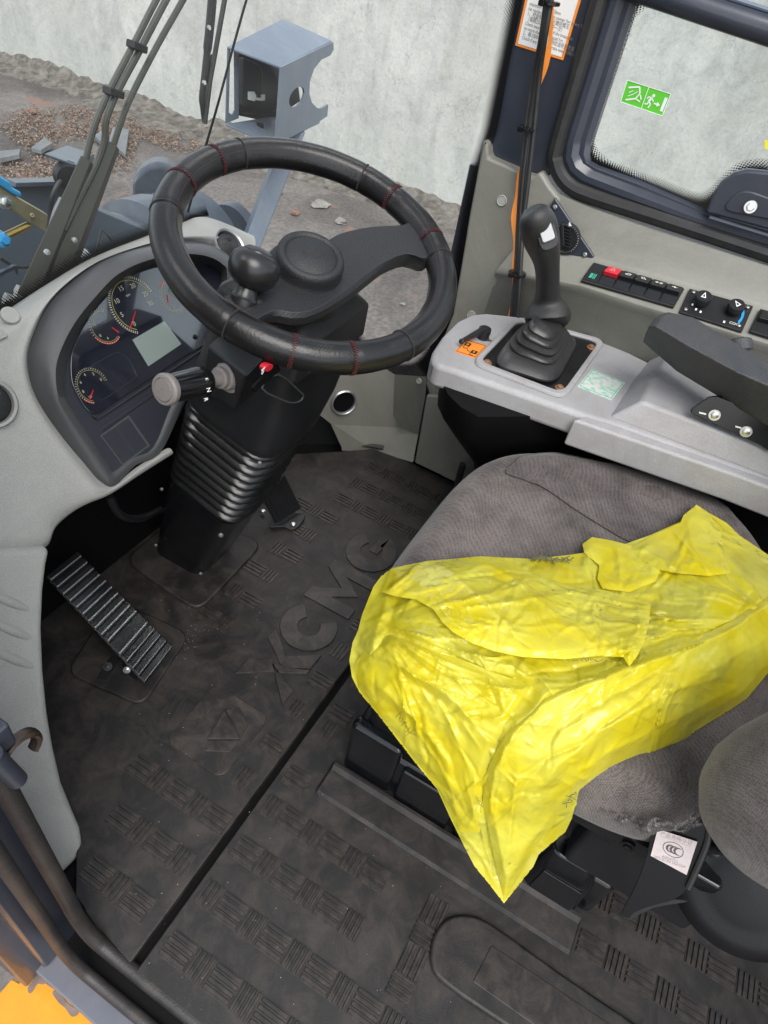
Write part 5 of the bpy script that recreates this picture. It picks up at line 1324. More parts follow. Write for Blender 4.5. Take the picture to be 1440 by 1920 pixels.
MB().loft([[a_ + V(.008, .006, -.006), a_ + V(.008, -.01, -.006), a_ + V(0, -.01, .006), a_ + V(0, .006, .006)], [b_ + V(.004, .004, -.004), b_ + V(.004, -.004, -.004), b_ + V(-.001, -.004, .004), b_ + V(-.001, .004, .004)]]).build('lever_arm', M_BLK, ll, bevel=.002)
MB().lathe(b_, V(-1, 0, .3), [(0, -.004), (.005, -.003), (.0055, .003), (0, .005)], 12).build('lever_tip', M_BLK, ll, smooth=True)
MB().lathe(at(917, 639, z=CZ), CNZ, [(.0055, 0), (.0055, .001), (.003, .0015)], 12).build('rivet', M_CHR, ll)

# joystick
js = thing('joystick', 'black joystick with stepped rubber boot and grey thumb button on the console', 'joystick', at(1005, 668, z=CZ))
B0 = px([(922, 686), (982, 612), (1084, 640), (1040, 722)], z=CZ + .006)
cB = sum(B0, V(0, 0, 0)) / 4
neck = at(1027, 600, x=cB.x + .018)
def sqring(c, s, r=.16, tw=0, lean=0):
    P = [c + (p - cB) * s for p in B0]; P = [V(p.x, p.y, c.z + (p.y - c.y) * lean) for p in P]
    return rpoly(P, r, 4)
hN = neck.z - cB.z
prof = [(0, 1.02), (.08, 1.04), (.16, 1.0), (.28, .90), (.33, .80), (.34, .76), (.38, .80), (.43, .80), (.47, .74), (.48, .66), (.52, .69), (.57, .70), (.62, .63), (.63, .56), (.67, .58), (.73, .58), (.78, .52), (.79, .46), (.85, .48), (.92, .46), (1.0, .38)]
MB().loft([sqring(cB.lerp(neck, t), s, .24 + .12 * t, 0, .25 * t) for t, s in prof]).build('rubber_boot', mat('boot_rubber', (.02, .02, .021), .36, var=.2, bump=.15, bscale=500, dirt=(.05, .045, .043), dscale=15, damt=.4), js, smooth=True, angle=50)
pth = [(1026, 612, .036), (1027, 602, .0455), (1027, 594, .0470), (1027, 583, .0445), (1027, 573, .036), (1027, 562, .0265), (1027, 548, .0230), (1027, 520, .0222), (1026, 495, .0228), (1023, 475, .0260), (1018, 457, .0297), (1013, 440, .0322), (1009, 422, .0318), (1004, 407, .027), (1000, 397, .018), (999, 393, .003)]
P = []
for i, (a_, b_, r_) in enumerate(pth):
    P.append(at(a_, b_, y=neck.y + .055 * (i / 15) ** 1.0 + .0))
MB().tube(P, [r_ for *_, r_ in pth], 24, up=(1, 0, 0)).build('grip', mat('grip_plastic', (.018, .018, .019), .45, var=.15, bump=.5, bscale=600, dirt=(.05, .048, .045), dscale=12, damt=.4), js, sub=1)
hc_ = P[10].lerp(P[11], .5); vd = (V(0, 0, H) - hc_).normalized()
fc = near(1023, 432, hc_, .0580)
fn = (vd + V(.08, -.05, .05)).normalized()
fu = (near(1010, 408, hc_) - near(1028, 466, hc_)); fu = (fu - fn * fu.dot(fn)).normalized(); fw = fu.cross(fn)
MB().prism([fc + fw * a_ + fu * b_ - fn * .022 for a_, b_ in rrect(.016, .031, .012)], fn * .024).build('thumb_pad', M_BLK, js, bevel=.002, seg=3)
MB().prism([fc + fw * a_ + fu * (b_ - .003) for a_, b_ in rrect(.0105, .0145, .004)], fn * .008).build('thumb_button', mat('light_grey_button', (.42, .43, .44), .4), js, bevel=.002, seg=3)
MB().lathe(fc + fu * .023, fn, [(.007, 0), (.007, .003), (.005, .0055), (0, .006)], 16).build('small_button', M_GREY, js, smooth=True)

# armrest pad with bracket
ar = thing('armrest_pad', 'thick black padded armrest above the console at the right edge', 'armrest', at(1340, 760, z=.64))
st_ = [((1254, 584), (1229, 612), (1212, 648)), ((1300, 594), (1290, 648), (1268, 697)), ((1385, 646), (1386, 699), (1347, 745)), ((1440, 678), (1440, 722), (1432, 796)), ((1600, 762), (1600, 812), (1620, 900))]
rr = []
for i, (a_, b_, c_) in enumerate(st_):
    A_, B_2, C2 = at(*a_, z=.762), at(*b_, z=.765), at(*c_, z=.69)
    A_ = A_ if (A_ - B_2).length > .02 else A_
    D_2 = V(A_.x + .01, A_.y, .69)
    rr.append([A_, A_.lerp(B_2, .5) + V(0, 0, .004), B_2, B_2.lerp(C2, .5) + V(-.004, 0, 0), C2, C2.lerp(D_2, .5), D_2, D_2.lerp(A_, .5)])
c0 = sum(rr[0], V(0, 0, 0)) / 8
rr.insert(0, [c0 + (p - c0) * .78 + V(0, .012, -.002) for p in rr[0]])
cF = sum(rr[0], V(0, 0, 0)) / 8
MB().loft(rr).build('pad', M_SOFT, ar, bevel=.013, seg=5)
MB().lathe(at(1385, 648, z=.73), V(.5, .5, .7), [(.022, -.01), (.024, 0), (.022, .009), (.015, .012), (0, .012)], 24).build('adjuster_knob', M_SOFT, ar, smooth=True)
BKP = (at(1330, 790, z=.655), V(-1, -.0, .25))
MB().prism(px([(1294, 775), (1297, 766), (1329, 744), (1345, 744), (1500, 800), (1500, 870), (1440, 846), (1426, 836)], pl=BKP, off=.0), V(.004, 0, 0)).build('bracket', M_BLKG, ar, bevel=.002)
MB().prism([at(1296, 768, pl=BKP), at(1335, 742, pl=BKP), at(1500, 800, pl=BKP) + V(.06, 0, .02), at(1380, 740, z=.70)], V(0, 0, -.003)).build('bracket_web', M_BLKG, ar)
for a_, b_ in ((1340, 778), (1399, 809)):
    bolt(at(a_, b_, pl=BKP, off=.001), BKP[1], .0066, M_CHR, ar)
for P in ([(1311, 772), (1324, 775), (1324, 778), (1311, 775)], [(1379, 798), (1390, 801), (1390, 804), (1379, 801)]):
    MB().prism(px(P, pl=BKP, off=.001), BKP[1].normalized() * .0004).build('torque_mark', M_WHITE, ar)
MB().tube(smoothpath([at(868, 870, y=.33), at(862, 890, y=.33), at(857, 912, y=.33), at(860, 935, y=.33)], 4), .009, 8).build('lower_cable', M_RUB, co, smooth=True)

# ------------------------------------------------------------------ operator seat
def b_fab(N, L, b, o):
    tc = N.new('ShaderNodeTexCoord')
    def M(op, a, c=None):
        m = N.new('ShaderNodeMath'); m.operation = op
        for i, s in enumerate((a, c)):
            if s is None: continue
            if hasattr(s, 'is_linked'): L.new(s, m.inputs[i])
            else: m.inputs[i].default_value = s
        return m.outputs[0]
    vo = N.new('ShaderNodeTexVoronoi'); vo.inputs['Scale'].default_value = 430; vo.inputs['Randomness'].default_value = .4
    mp = N.new('ShaderNodeMapping'); mp.inputs['Rotation'].default_value = (.3, .2, .5); L.new(tc.outputs['Object'], mp.inputs[0]); L.new(mp.outputs[0], vo.inputs['Vector'])
    w = M('SUBTRACT', .85, vo.outputs['Distance'])
    n = N.new('ShaderNodeTexNoise'); n.inputs['Scale'].default_value = 9; n.inputs['Detail'].default_value = 8; n.inputs['Roughness'].default_value = .7; L.new(tc.outputs['Object'], n.inputs[0])
    r = N.new('ShaderNodeValToRGB'); L.new(w, r.inputs[0]); r.color_ramp.elements[0].position = .12; r.color_ramp.elements[0].color = (.080, .071, .068, 1)
    r.color_ramp.elements[1].position = .55; r.color_ramp.elements[1].color = (.165, .141, .131, 1)
    r2 = N.new('ShaderNodeMapRange'); r2.inputs['From Min'].default_value = .35; r2.inputs['From Max'].default_value = .6; r2.inputs['To Min'].default_value = .5; r2.inputs['To Max'].default_value = 1.15; L.new(n.outputs[0], r2.inputs[0])
    vs_ = N.new('ShaderNodeVectorMath'); vs_.operation = 'SCALE'; L.new(r.outputs[0], vs_.inputs[0]); L.new(r2.outputs[0], vs_.inputs['Scale'])
    L.new(vs_.outputs[0], b.inputs['Base Color']); b.inputs['Roughness'].default_value = .95; b.inputs['Specular IOR Level'].default_value = .15
    b.inputs['Sheen Weight'].default_value = .2
    bp_ = N.new('ShaderNodeBump'); bp_.inputs['Strength'].default_value = .6; bp_.inputs['Distance'].default_value = .001; L.new(w, bp_.inputs['Height']); L.new(bp_.outputs[0], b.inputs['Normal'])
M_FAB = custom('woven_seat_fabric', b_fab)
M_FAB2 = M_FAB.copy(); M_FAB2.name = 'dark_side_fabric'
for nd in M_FAB2.node_tree.nodes:
    if nd.type == 'VALTORGB': nd.color_ramp.elements[0].color = (.06, .052, .052, 1); nd.color_ramp.elements[1].color = (.145, .125, .12, 1)
seat = thing('operator_seat', 'grey woven fabric operator seat on a black suspension base', 'seat', (.8, -.05, 0))
def superpt(t, hx, hy, n): 
    c_, s_ = math.cos(t), math.sin(t); return (hx * math.copysign(abs(c_) ** (2 / n), c_), hy * math.copysign(abs(s_) ** (2 / n), s_))
cx, cy, hx, hy = .808, -.055, .318, .30
rings = []; NB = 64
lev = [(.80, .385), (.93, .385), (.985, .40), (1.0, .43), (.995, .46), (.97, .482), (.92, .496), (.85, .502), (.72, .500), (.69, .4955), (.66, .497), (.5, .496), (.3, .494), (.1, .493)]
for s, z in lev:
    rg_ = []
    for k_ in range(NB):
        a_, b_ = superpt(2 * math.pi * k_ / NB, hx * s, hy * s, 3.6)
        if a_ > 0: a_ *= 1 + .27 * math.exp(-((b_ + .085) / .17) ** 2)
        zz = z - .02 * max(0, (b_ / hy)) ** 2 + (.012 * min(1, (abs(a_) / hx) ** 2) if z > .48 else 0) + .0015 * noise.noise(V(a_ * 9, b_ * 9, 0))
        rg_.append(V(cx + a_, cy + b_, zz))
    rings.append(rg_)
MB().loft(rings).build('cushion', M_FAB, seat, smooth=True, sub=1)
# darker right bolster panel with its seam
bp_px = [(951, 884), (965, 866), (990, 852), (1060, 850), (1150, 864), (1285, 908), (1360, 955), (1385, 1010), (1330, 1030), (1250, 1040), (1178, 1012), (1130, 985), (1075, 950), (1010, 905)]
P = [at(a_, b_, z=.502) for a_, b_ in bp_px]
Pn = smoothpath(P, 3, True)
# sit it on the cushion: slightly domed patch
bm = bmesh.new(); vv = [bm.verts.new(p) for p in Pn]; es = [bm.edges.new((vv[i], vv[(i + 1) % len(vv)])) for i in range(len(vv))]
bmesh.ops.triangle_fill(bm, edges=es, use_beauty=True)
bmesh.ops.subdivide_edges(bm, edges=bm.edges, cuts=4, use_grid_fill=True)
for v_ in bm.verts:
    w_ = (v_.co.y - cy) / hy; u_ = (v_.co.x - cx) / hx / (1 + .27 * math.exp(-((v_.co.y - cy + .085) / .17) ** 2))
    rr_ = (abs(u_) ** 3.6 + abs(w_) ** 3.6) ** (1 / 3.6)
    zz = np.interp(min(rr_, 1.0), [0, .5, .66, .69, .72, .85, .92, .97, .995], [.493, .496, .497, .4955, .5, .502, .496, .482, .46])
    v_.co.z = zz - .02 * max(0, w_) ** 2 + .012 * min(1, u_ ** 2) + .0028
bm.verts.index_update(); vs = [v_.co.copy() for v_ in bm.verts]; fs = [tuple(v_.index for v_ in f.verts) for f in bm.faces]; bm.free()
ob('side_bolster_panel', vs, fs, M_FAB2, seat, smooth=True, solid=.003)
# backrest: reclined shell with forward side bolsters
rings = []
bx = .80
for k_, (z, yb, th, w_) in enumerate([(.53, -.50, .05, .24), (.55, -.50, .08, .30), (.62, -.50, .09, .33), (.75, -.53, .09, .335), (.86, -.57, .09, .32), (.94, -.60, .07, .28), (.96, -.61, .03, .2)]):
    rg_ = []
    for q_ in range(40):
        a_, b_ = superpt(2 * math.pi * q_ / 40, w_, th, 2.8)
        rg_.append(V(bx + a_, yb + b_, z))
    rings.append(rg_)
MB().loft(rings).build('backrest', M_FAB, seat, smooth=True, sub=1)
for sx in (-1, 1):
    rings = []
    for z, yb, rx, ry in ((.50, -.37, .012, .02), (.512, -.365, .045, .06), (.54, -.36, .066, .095), (.60, -.365, .078, .12), (.68, -.385, .080, .125), (.78, -.41, .076, .115), (.84, -.43, .06, .09), (.87, -.44, .03, .05), (.88, -.445, .01, .02)):
        rings.append([V(bx + sx * (.245) + a_ - .035 * (1 if sx < 0 else -1), yb + b_ + (.02 if sx < 0 else -.15), z) for a_, b_ in (superpt(2 * math.pi * q_ / 32, rx, ry, 2.3) for q_ in range(32))])
    MB().loft(rings).build('backrest_bolster', M_FAB, seat, smooth=True, sub=1)
# suspension base
sb = MB()
def boxp(x0, x1, y0, y1, z0, z1, nm, m=M_BLKG, bev=.006, seg=3): return MB().box(((x0 + x1) / 2, (y0 + y1) / 2, (z0 + z1) / 2), X3, ((x1 - x0) / 2, (y1 - y0) / 2, (z1 - z0) / 2)).build(nm, m, seat, bevel=bev, seg=seg)
boxp(.575, 1.04, -.30, .205, .0, .13, 'suspension_base', M_BLKG, .014, 4)
boxp(.59, 1.02, -.29, .185, .12, .30, 'suspension_cover', M_BLKG, .02, 4)
boxp(.57, .60, .10, .205, .0, .165, 'base_corner', M_BLKG, .012, 4)
boxp(.565, .588, -.02, .09, .0, .125, 'base_panel', M_BLKG, .006)
boxp(.565, .588, -.15, -.035, .0, .125, 'base_panel', M_BLKG, .006)
f1 = MB().loft([rr_ring(.555, .63, -.275, .0, .105, 0, .02), rr_ring(.56, .63, -.27, .11, .095, 0, .02), rr_ring(.57, .63, -.26, .15, .08, 0, .02)]).build('base_foot', M_BLKG, seat, bevel=.006, seg=3, smooth=True)
MB().loft([rr_ring(.552, .556, -.262, .03, .075, 0, .001, 1), rr_ring(.556, .560, -.258, .10, .068, 0, .001, 1)]).build('foot_recess', M_BLKG, seat, bevel=.002)
boxp(.545, .60, -.42, .16, .305, .335, 'slide_rail', M_BLKG, .004)
boxp(.53, .56, -.36, .02, .335, .372, 'upper_rail', M_BLKG, .006)
boxp(.56, 1.0, -.38, .18, .33, .39, 'seat_pan', M_BLK, .01)
boxp(.56, .62, -.40, -.20, .16, .30, 'rear_bracket', M_BLK, .01)
for y in (-.10, -.24): bolt(V(.528, y, .353), V(-1, 0, 0), .006, M_BLK, seat)
# recliner cover
rc = at(1402, 1672, x=.545); nrm = V(-.75, .15, .6).normalized()
MB().lathe(rc - nrm * .02, nrm, [(.088, -.03), (.095, -.01), (.093, .004), (.082, .016), (.066, .021), (.056, .019), (.045, .022), (.025, .025), (0, .026)], 48).build('recliner_cover', mat('cover_plastic', (.007, .007, .008), .42, spec=.28, bump=.2, bscale=700), seat, smooth=True, angle=60)
MB().tube(smoothpath([at(1310, 1588, x=.56), at(1345, 1586, x=.53), at(1400, 1594, x=.52), at(1425, 1585, x=.52), at(1450, 1560, x=.52)], 5), .010, 12).build('recliner_lever', M_BLKG, seat, smooth=True)
MB().tube(smoothpath([at(1325, 1560, x=.57), at(1370, 1563, x=.56), at(1415, 1578, x=.56)], 5), .004, 8).build('wire_spring', M_CHR if 0 else M_BLK, seat, smooth=True)
spg = MB(); a_, b_ = at(1330, 1572, x=.565), at(1390, 1580, x=.565)
Ps = [a_.lerp(b_, t / 90) + V(0, math.cos(t * .9) * .006, math.sin(t * .9) * .006) for t in range(91)]
spg.tube(Ps, .0014, 5); spg.build('coil_spring', M_BLK, seat, smooth=True)
# strap flap with the certification tag
M_FLAP = mat('flap_vinyl', (.005, .005, .006), .35, spec=.25)
fl = [(1228, 1545), (1262, 1548), (1300, 1545), (1332, 1548), (1322, 1590), (1300, 1630), (1288, 1668), (1262, 1688), (1225, 1698), (1188, 1712), (1180, 1722), (1166, 1712), (1192, 1660), (1212, 1605)]
FLP = (at(1260, 1610, x=.50), V(-.9, .1, .5))
sf_ = MB().prism(smoothpath(px(fl, pl=FLP), 3, True), V(.0025, 0, 0)).build('side_flap', M_FLAP, seat, bevel=.0008)
MB().tube(smoothpath(px([(1330, 1548), (1326, 1580), (1308, 1625), (1290, 1665)], pl=FLP, off=.002), 4), .004, 8).build('flap_webbing', M_RUB, seat, smooth=True)
MB().prism(smoothpath(px([(1166, 1712), (1180, 1724), (1225, 1702), (1290, 1690), (1230, 1685), (1190, 1690)], pl=FLP, off=-.004), 3, True), V(.004, 0, 0)).build('flap_fold', M_BLK, seat)
tag = thing('certification_tag', 'small white certification tag with three C letters in an oval beside the seat', 'tag', at(1262, 1640, pl=FLP))
Q = px([(1233.5, 1554), (1307.5, 1578), (1287.5, 1640), (1220, 1604)], pl=FLP, off=.003)
MB().prism(Q, FLP[1].normalized() * .0008).build('tag_sheet', M_PAPER, tag)
tn = FLP[1].normalized()
ink = mat('tag_ink', (.10, .07, .08), .6)
def ell(cx_, cy_, rx, ry, w_, a0=0, a1=360, n=26, asp=1.15):
    out = []
    for k_ in range(n):
        t0_, t1_ = [math.radians(a0 + (a1 - a0) * (k_ + j) / n) for j in (0, 1)]
        out.append([(cx_ + rx * math.cos(t0_), cy_ + ry * math.sin(t0_)), (cx_ + rx * math.cos(t1_), cy_ + ry * math.sin(t1_)), (cx_ + (rx - w_) * math.cos(t1_), cy_ + (ry - w_) * math.sin(t1_)), (cx_ + (rx - w_) * math.cos(t0_), cy_ + (ry - w_) * math.sin(t0_))])
    return out
mark(ell(.5, .47, .27, .23, .016), Q, ink, tag, 'oval_mark', tn * .0011, tn * .0002)
for i in range(3):
    out_ = []
    for k_ in range(12):
        t0_, t1_ = [math.radians(55 + 250 * (k_ + j) / 12) for j in (0, 1)]
        w0, w1 = [.05 * math.sin(math.pi * min(1, max(0, (k_ + j) / 12))) + .008 for j in (0, 1)]
        c_ = .43 + i * .10; r_ = .12
        out_.append([(c_ + r_ * math.cos(t0_), .47 + r_ * math.sin(t0_)), (c_ + r_ * math.cos(t1_), .47 + r_ * math.sin(t1_)), (c_ + (r_ - w1) * math.cos(t1_), .47 + (r_ - w1) * math.sin(t1_)), (c_ + (r_ - w0) * math.cos(t0_), .47 + (r_ - w0) * math.sin(t0_))])
    mark(out_, Q, ink, tag, 'letter_c', tn * .0011, tn * .0002)
tu, tv = (Q[1] - Q[0]), (Q[0] - Q[3])
fi_m = mat('faded_ink', (.38, .30, .31), .6)
text('产品合格认证', .0062, bil(Q, .5, .10, tn * .001), tu, tv, fi_m, tag, depth=.0001)
MB().prism([bil(Q, u, v_, tn * .001) for u, v_ in bar(.12, .19, .88, .19, .008, 1)], tn * .0001).build('ruled_line', fi_m, tag)
text('A004701', .0052, bil(Q, .5, .79, tn * .001), tu, tv, fi_m, tag, depth=.0001)
text('009-0148 006584', .0052, bil(Q, .5, .88, tn * .001), tu, tv, fi_m, tag, depth=.0001)

# crumpled clear plastic remnant under the seat cushion
def b_clear(N, L, b, o):
    N.remove(b)
    tr = N.new('ShaderNodeBsdfTransparent'); tr.inputs[0].default_value = (.85, .85, .85, 1)
    gl = N.new('ShaderNodeBsdfGlossy'); gl.inputs['Roughness'].default_value = .15
    df = N.new('ShaderNodeBsdfDiffuse'); df.inputs[0].default_value = (.35, .33, .33, 1)
    m1 = N.new('ShaderNodeMixShader'); m1.inputs[0].default_value = .22; m2 = N.new('ShaderNodeMixShader'); m2.inputs[0].default_value = .3
    L.new(tr.outputs[0], m1.inputs[1]); L.new(gl.outputs[0], m1.inputs[2]); L.new(m1.outputs[0], m2.inputs[1]); L.new(df.outputs[0], m2.inputs[2]); L.new(m2.outputs[0], o.inputs[0])
M_CLR = custom('clear_film', b_clear)
def inpoly_v(A, B, poly):
    c = np.zeros(A.shape, bool); j = len(poly) - 1
    for i in range(len(poly)):
        xi, yi = poly[i]; xj, yj = poly[j]
        if yi != yj: c ^= ((yi > B) != (yj > B)) & (A < (xj - xi) * (B - yi) / (yj - yi) + xi)
        j = i
    return c
def polydist(A, B, pts, closed=False):
    P = np.array(pts, float); Q = np.roll(P, -1, 0) if closed else P[1:]; P = P if closed else P[:-1]
    best = np.full(A.shape, 1e9); tt = np.zeros(A.shape); qx = A.copy(); qy = B.copy()
    for k_, (p, q) in enumerate(zip(P, Q)):
        d = q - p; t = np.clip(((A - p[0]) * d[0] + (B - p[1]) * d[1]) / (d @ d + 1e-9), 0, 1)
        x, y = p[0] + d[0] * t, p[1] + d[1] * t; e = np.hypot(x - A, y - B); m_ = e < best
        best = np.where(m_, e, best); tt = np.where(m_, (k_ + t) / len(P), tt); qx = np.where(m_, x, qx); qy = np.where(m_, y, qy)
    return best, tt, qx, qy
def nz(A, B, s, seed=0):
    return np.array([noise.noise(V(a_ * s, b_ * s, seed)) for a_, b_ in zip(A, B)])
def hsh(i, j, k_):
    x = np.sin(i * 127.1 + j * 311.7 + k_ * 74.7) * 43758.5453; return x - np.floor(x)
def worley_v(A, B, cell, seed):
    ci, cj = np.floor(A / cell), np.floor(B / cell); d1 = np.full(A.shape, 9e9); d2 = d1.copy()
    for i in (-1, 0, 1):
        for j in (-1, 0, 1):
            fx = (ci + i + hsh(ci + i, cj + j, seed)) * cell; fy = (cj + j + hsh(ci + i, cj + j, seed + 5)) * cell
            d = np.hypot(A - fx, B - fy); d2 = np.where(d < d1, d1, np.minimum(d2, d)); d1 = np.minimum(d1, d)
    return d1 / cell, (d2 - d1) / cell
CMT = CM.T
def at_v(A, B, Z):
    d = np.stack([(A - 720) / FPX, (B - 960) / FPX, np.ones_like(A)], 1) @ CM
    t = (Z - H) / d[:, 2]; return np.stack([d[:, 0] * t, d[:, 1] * t, H + d[:, 2] * t], 1)
def crumple_sheet(name, poly, depth, step, m, parent=None):
    """sheet with a traced outline laid on the surface that depth() gives"""
    P = np.array(poly, float); x0, y0 = P.min(0) - step; nx, ny_ = (np.ceil((P.max(0) - P.min(0)) / step) + 3).astype(int)
    I, J = np.meshgrid(np.arange(nx), np.arange(ny_), indexing='ij'); A = (x0 + I * step).ravel().astype(float); B = (y0 + J * step).ravel().astype(float)
    ins = inpoly_v(A, B, poly); D, _, qx, qy = polydist(A, B, poly, True)
    snap = (~ins) | (D < step * .45); A2 = np.where(snap, qx, A); B2_ = np.where(snap, qy, B); D = np.where(snap, 0, D)
    g = ins.reshape(nx, ny_); quad = (g[:-1, :-1].astype(int) + g[1:, :-1] + g[1:, 1:] + g[:-1, 1:]) >= 2
    qi, qj = np.nonzero(quad); idx = lambda i, j: i * ny_ + j
    F = np.stack([idx(qi, qj), idx(qi + 1, qj), idx(qi + 1, qj + 1), idx(qi, qj + 1)], 1)
    used, inv = np.unique(F, return_inverse=True); F = inv.reshape(F.shape)
    return ob(name, [tuple(p) for p in depth(A2[used], B2_[used], D[used])], [tuple(int(k_) for k_ in f) for f in F], m, parent, smooth=True, angle=75)
clp = [(1118, 1510), (1150, 1525), (1180, 1525), (1205, 1540), (1230, 1532), (1265, 1545), (1285, 1540), (1300, 1520), (1318, 1532), (1325, 1545), (1300, 1552), (1285, 1562), (1255, 1556), (1235, 1550), (1225, 1552), (1214, 1565), (1205, 1568), (1198, 1555), (1190, 1545), (1160, 1542), (1140, 1532)]
def scrap_depth(A, B, D):
    h = .5 * (nz(A, B, .09, 3) + .6 * nz(A, B, .2, 7)) * .02 + .012 * worley_v(A, B, 13., 2)[0]
    out = []
    for a_, b_, q_ in zip(A, B, h): out.append(at(a_, b_, x=.505 - q_ * 1.5))
    return np.array([tuple(v_) for v_ in out])
props(crumple_sheet('plastic_scrap', clp, scrap_depth, 2.5, M_CLR), 'torn crumpled clear plastic film hanging under the seat cushion edge', 'plastic film')
# ------------------------------------------------------------------ wipers on the outside of the windshield
def wiper(name, label, low, mid, top, yy, w0):
    t = thing(name, label, 'wiper', at(*low[0], y=yy), 'windshield wiper arms')
    Pn = [at(a_, b_, y=yy) for a_, b_ in low]
    MB().tube(Pn, w0, 4, sy=.5, up=(0, 1, 0)).build('arm_channel', M_WIPER, t, bevel=.002)
    MB().tube(smoothpath([at(a_, b_, y=yy) for a_, b_ in mid + top], 4), .0055, 8).build('arm_rod', M_WIPER, t, smooth=True)
    return t
wa = wiper('windshield_wiper', 'left windshield wiper arm with a washer hose clipped along it', [(56, 560), (164, 300)], [(158, 312), (176, 240)], [(203, 174), (249, 86), (293, 0), (325, -60)], 1.05, [.030, .017])
MB().tube(smoothpath([at(a_, b_, y=1.045) for a_, b_ in ((120, 430), (150, 370), (180, 310), (196, 262), (199, 225), (218, 176), (263, 92), (306, 10), (338, -50))], 5), .006, 8).build('washer_hose', M_WIPER, wa, smooth=True)
for a_, b_ in ((213, 173), (257, 87)):
    MB().box(at(a_, b_, y=1.045), [(1, 0, -.35), (0, 1, 0), (.35, 0, 1)], (.017, .010, .006)).build('hose_clip', M_RUB, wa, bevel=.002)
wb_ = wiper('windshield_wiper', 'right windshield wiper arm, the plain one leaning beside the hosed arm', [(106, 540), (214, 272)], [(209, 284), (228, 225)], [(247, 178), (295, 85), (343, 0), (375, -60)], 1.045, [.030, .016])
for a_, b_, t in ((88, 473, wa), (139, 450, wb_)):
    MB().lathe(at(a_, b_, y=1.022), (-.3, -1, .3), [(.006, 0), (.005, .003), (0, .004)], 12).build('rivet', M_CHR, t, smooth=True)
wc = thing('windshield_wiper', 'hanging black wiper blade near the top behind the wheel', 'wiper', at(383, 230, y=1.03))
MB().tube(smoothpath([at(a_, b_, y=1.04) for a_, b_ in ((402, -60), (398, 0), (393, 55), (388, 100), (382, 155), (379, 190), (383, 228))], 4), [.0085] * 12 + [.0065] * 9 + [.005] * 4, 8).build('blade_frame', M_RUB, wc, smooth=True)
MB().tube([at(a_, b_, y=1.035) for a_, b_ in ((432, -60), (421, 0), (405, 90), (394, 150), (384, 232))], .005, 6).build('blade_rubber', M_RUB, wc, smooth=True)
MB().tube(smoothpath([at(a_, b_, y=1.045) for a_, b_ in ((399, 105), (390, 125), (384, 155))], 4), .005, 8).build('blade_link', M_RUB, wc, smooth=True)
for a_, b_ in ((391, 52), (382, 155)): MB().lathe(at(a_, b_, y=1.026), (0, -1, .2), [(.005, 0), (.004, .003)], 10).build('rivet', M_CHR, wc)
props(MB().tube(smoothpath([at(a_, b_, y=yy) for a_, b_, yy in ((480, -60, .99), (462, 0, .99), (440, 78, .99), (410, 190, .99), (384, 280, .99), (368, 340, .985), (352, 398, .98))], 5), .0024, 6).build('thin_cable', M_DARKBL, None, smooth=True), 'thin black wire running down the inside of the windshield to the dashboard', 'wire')

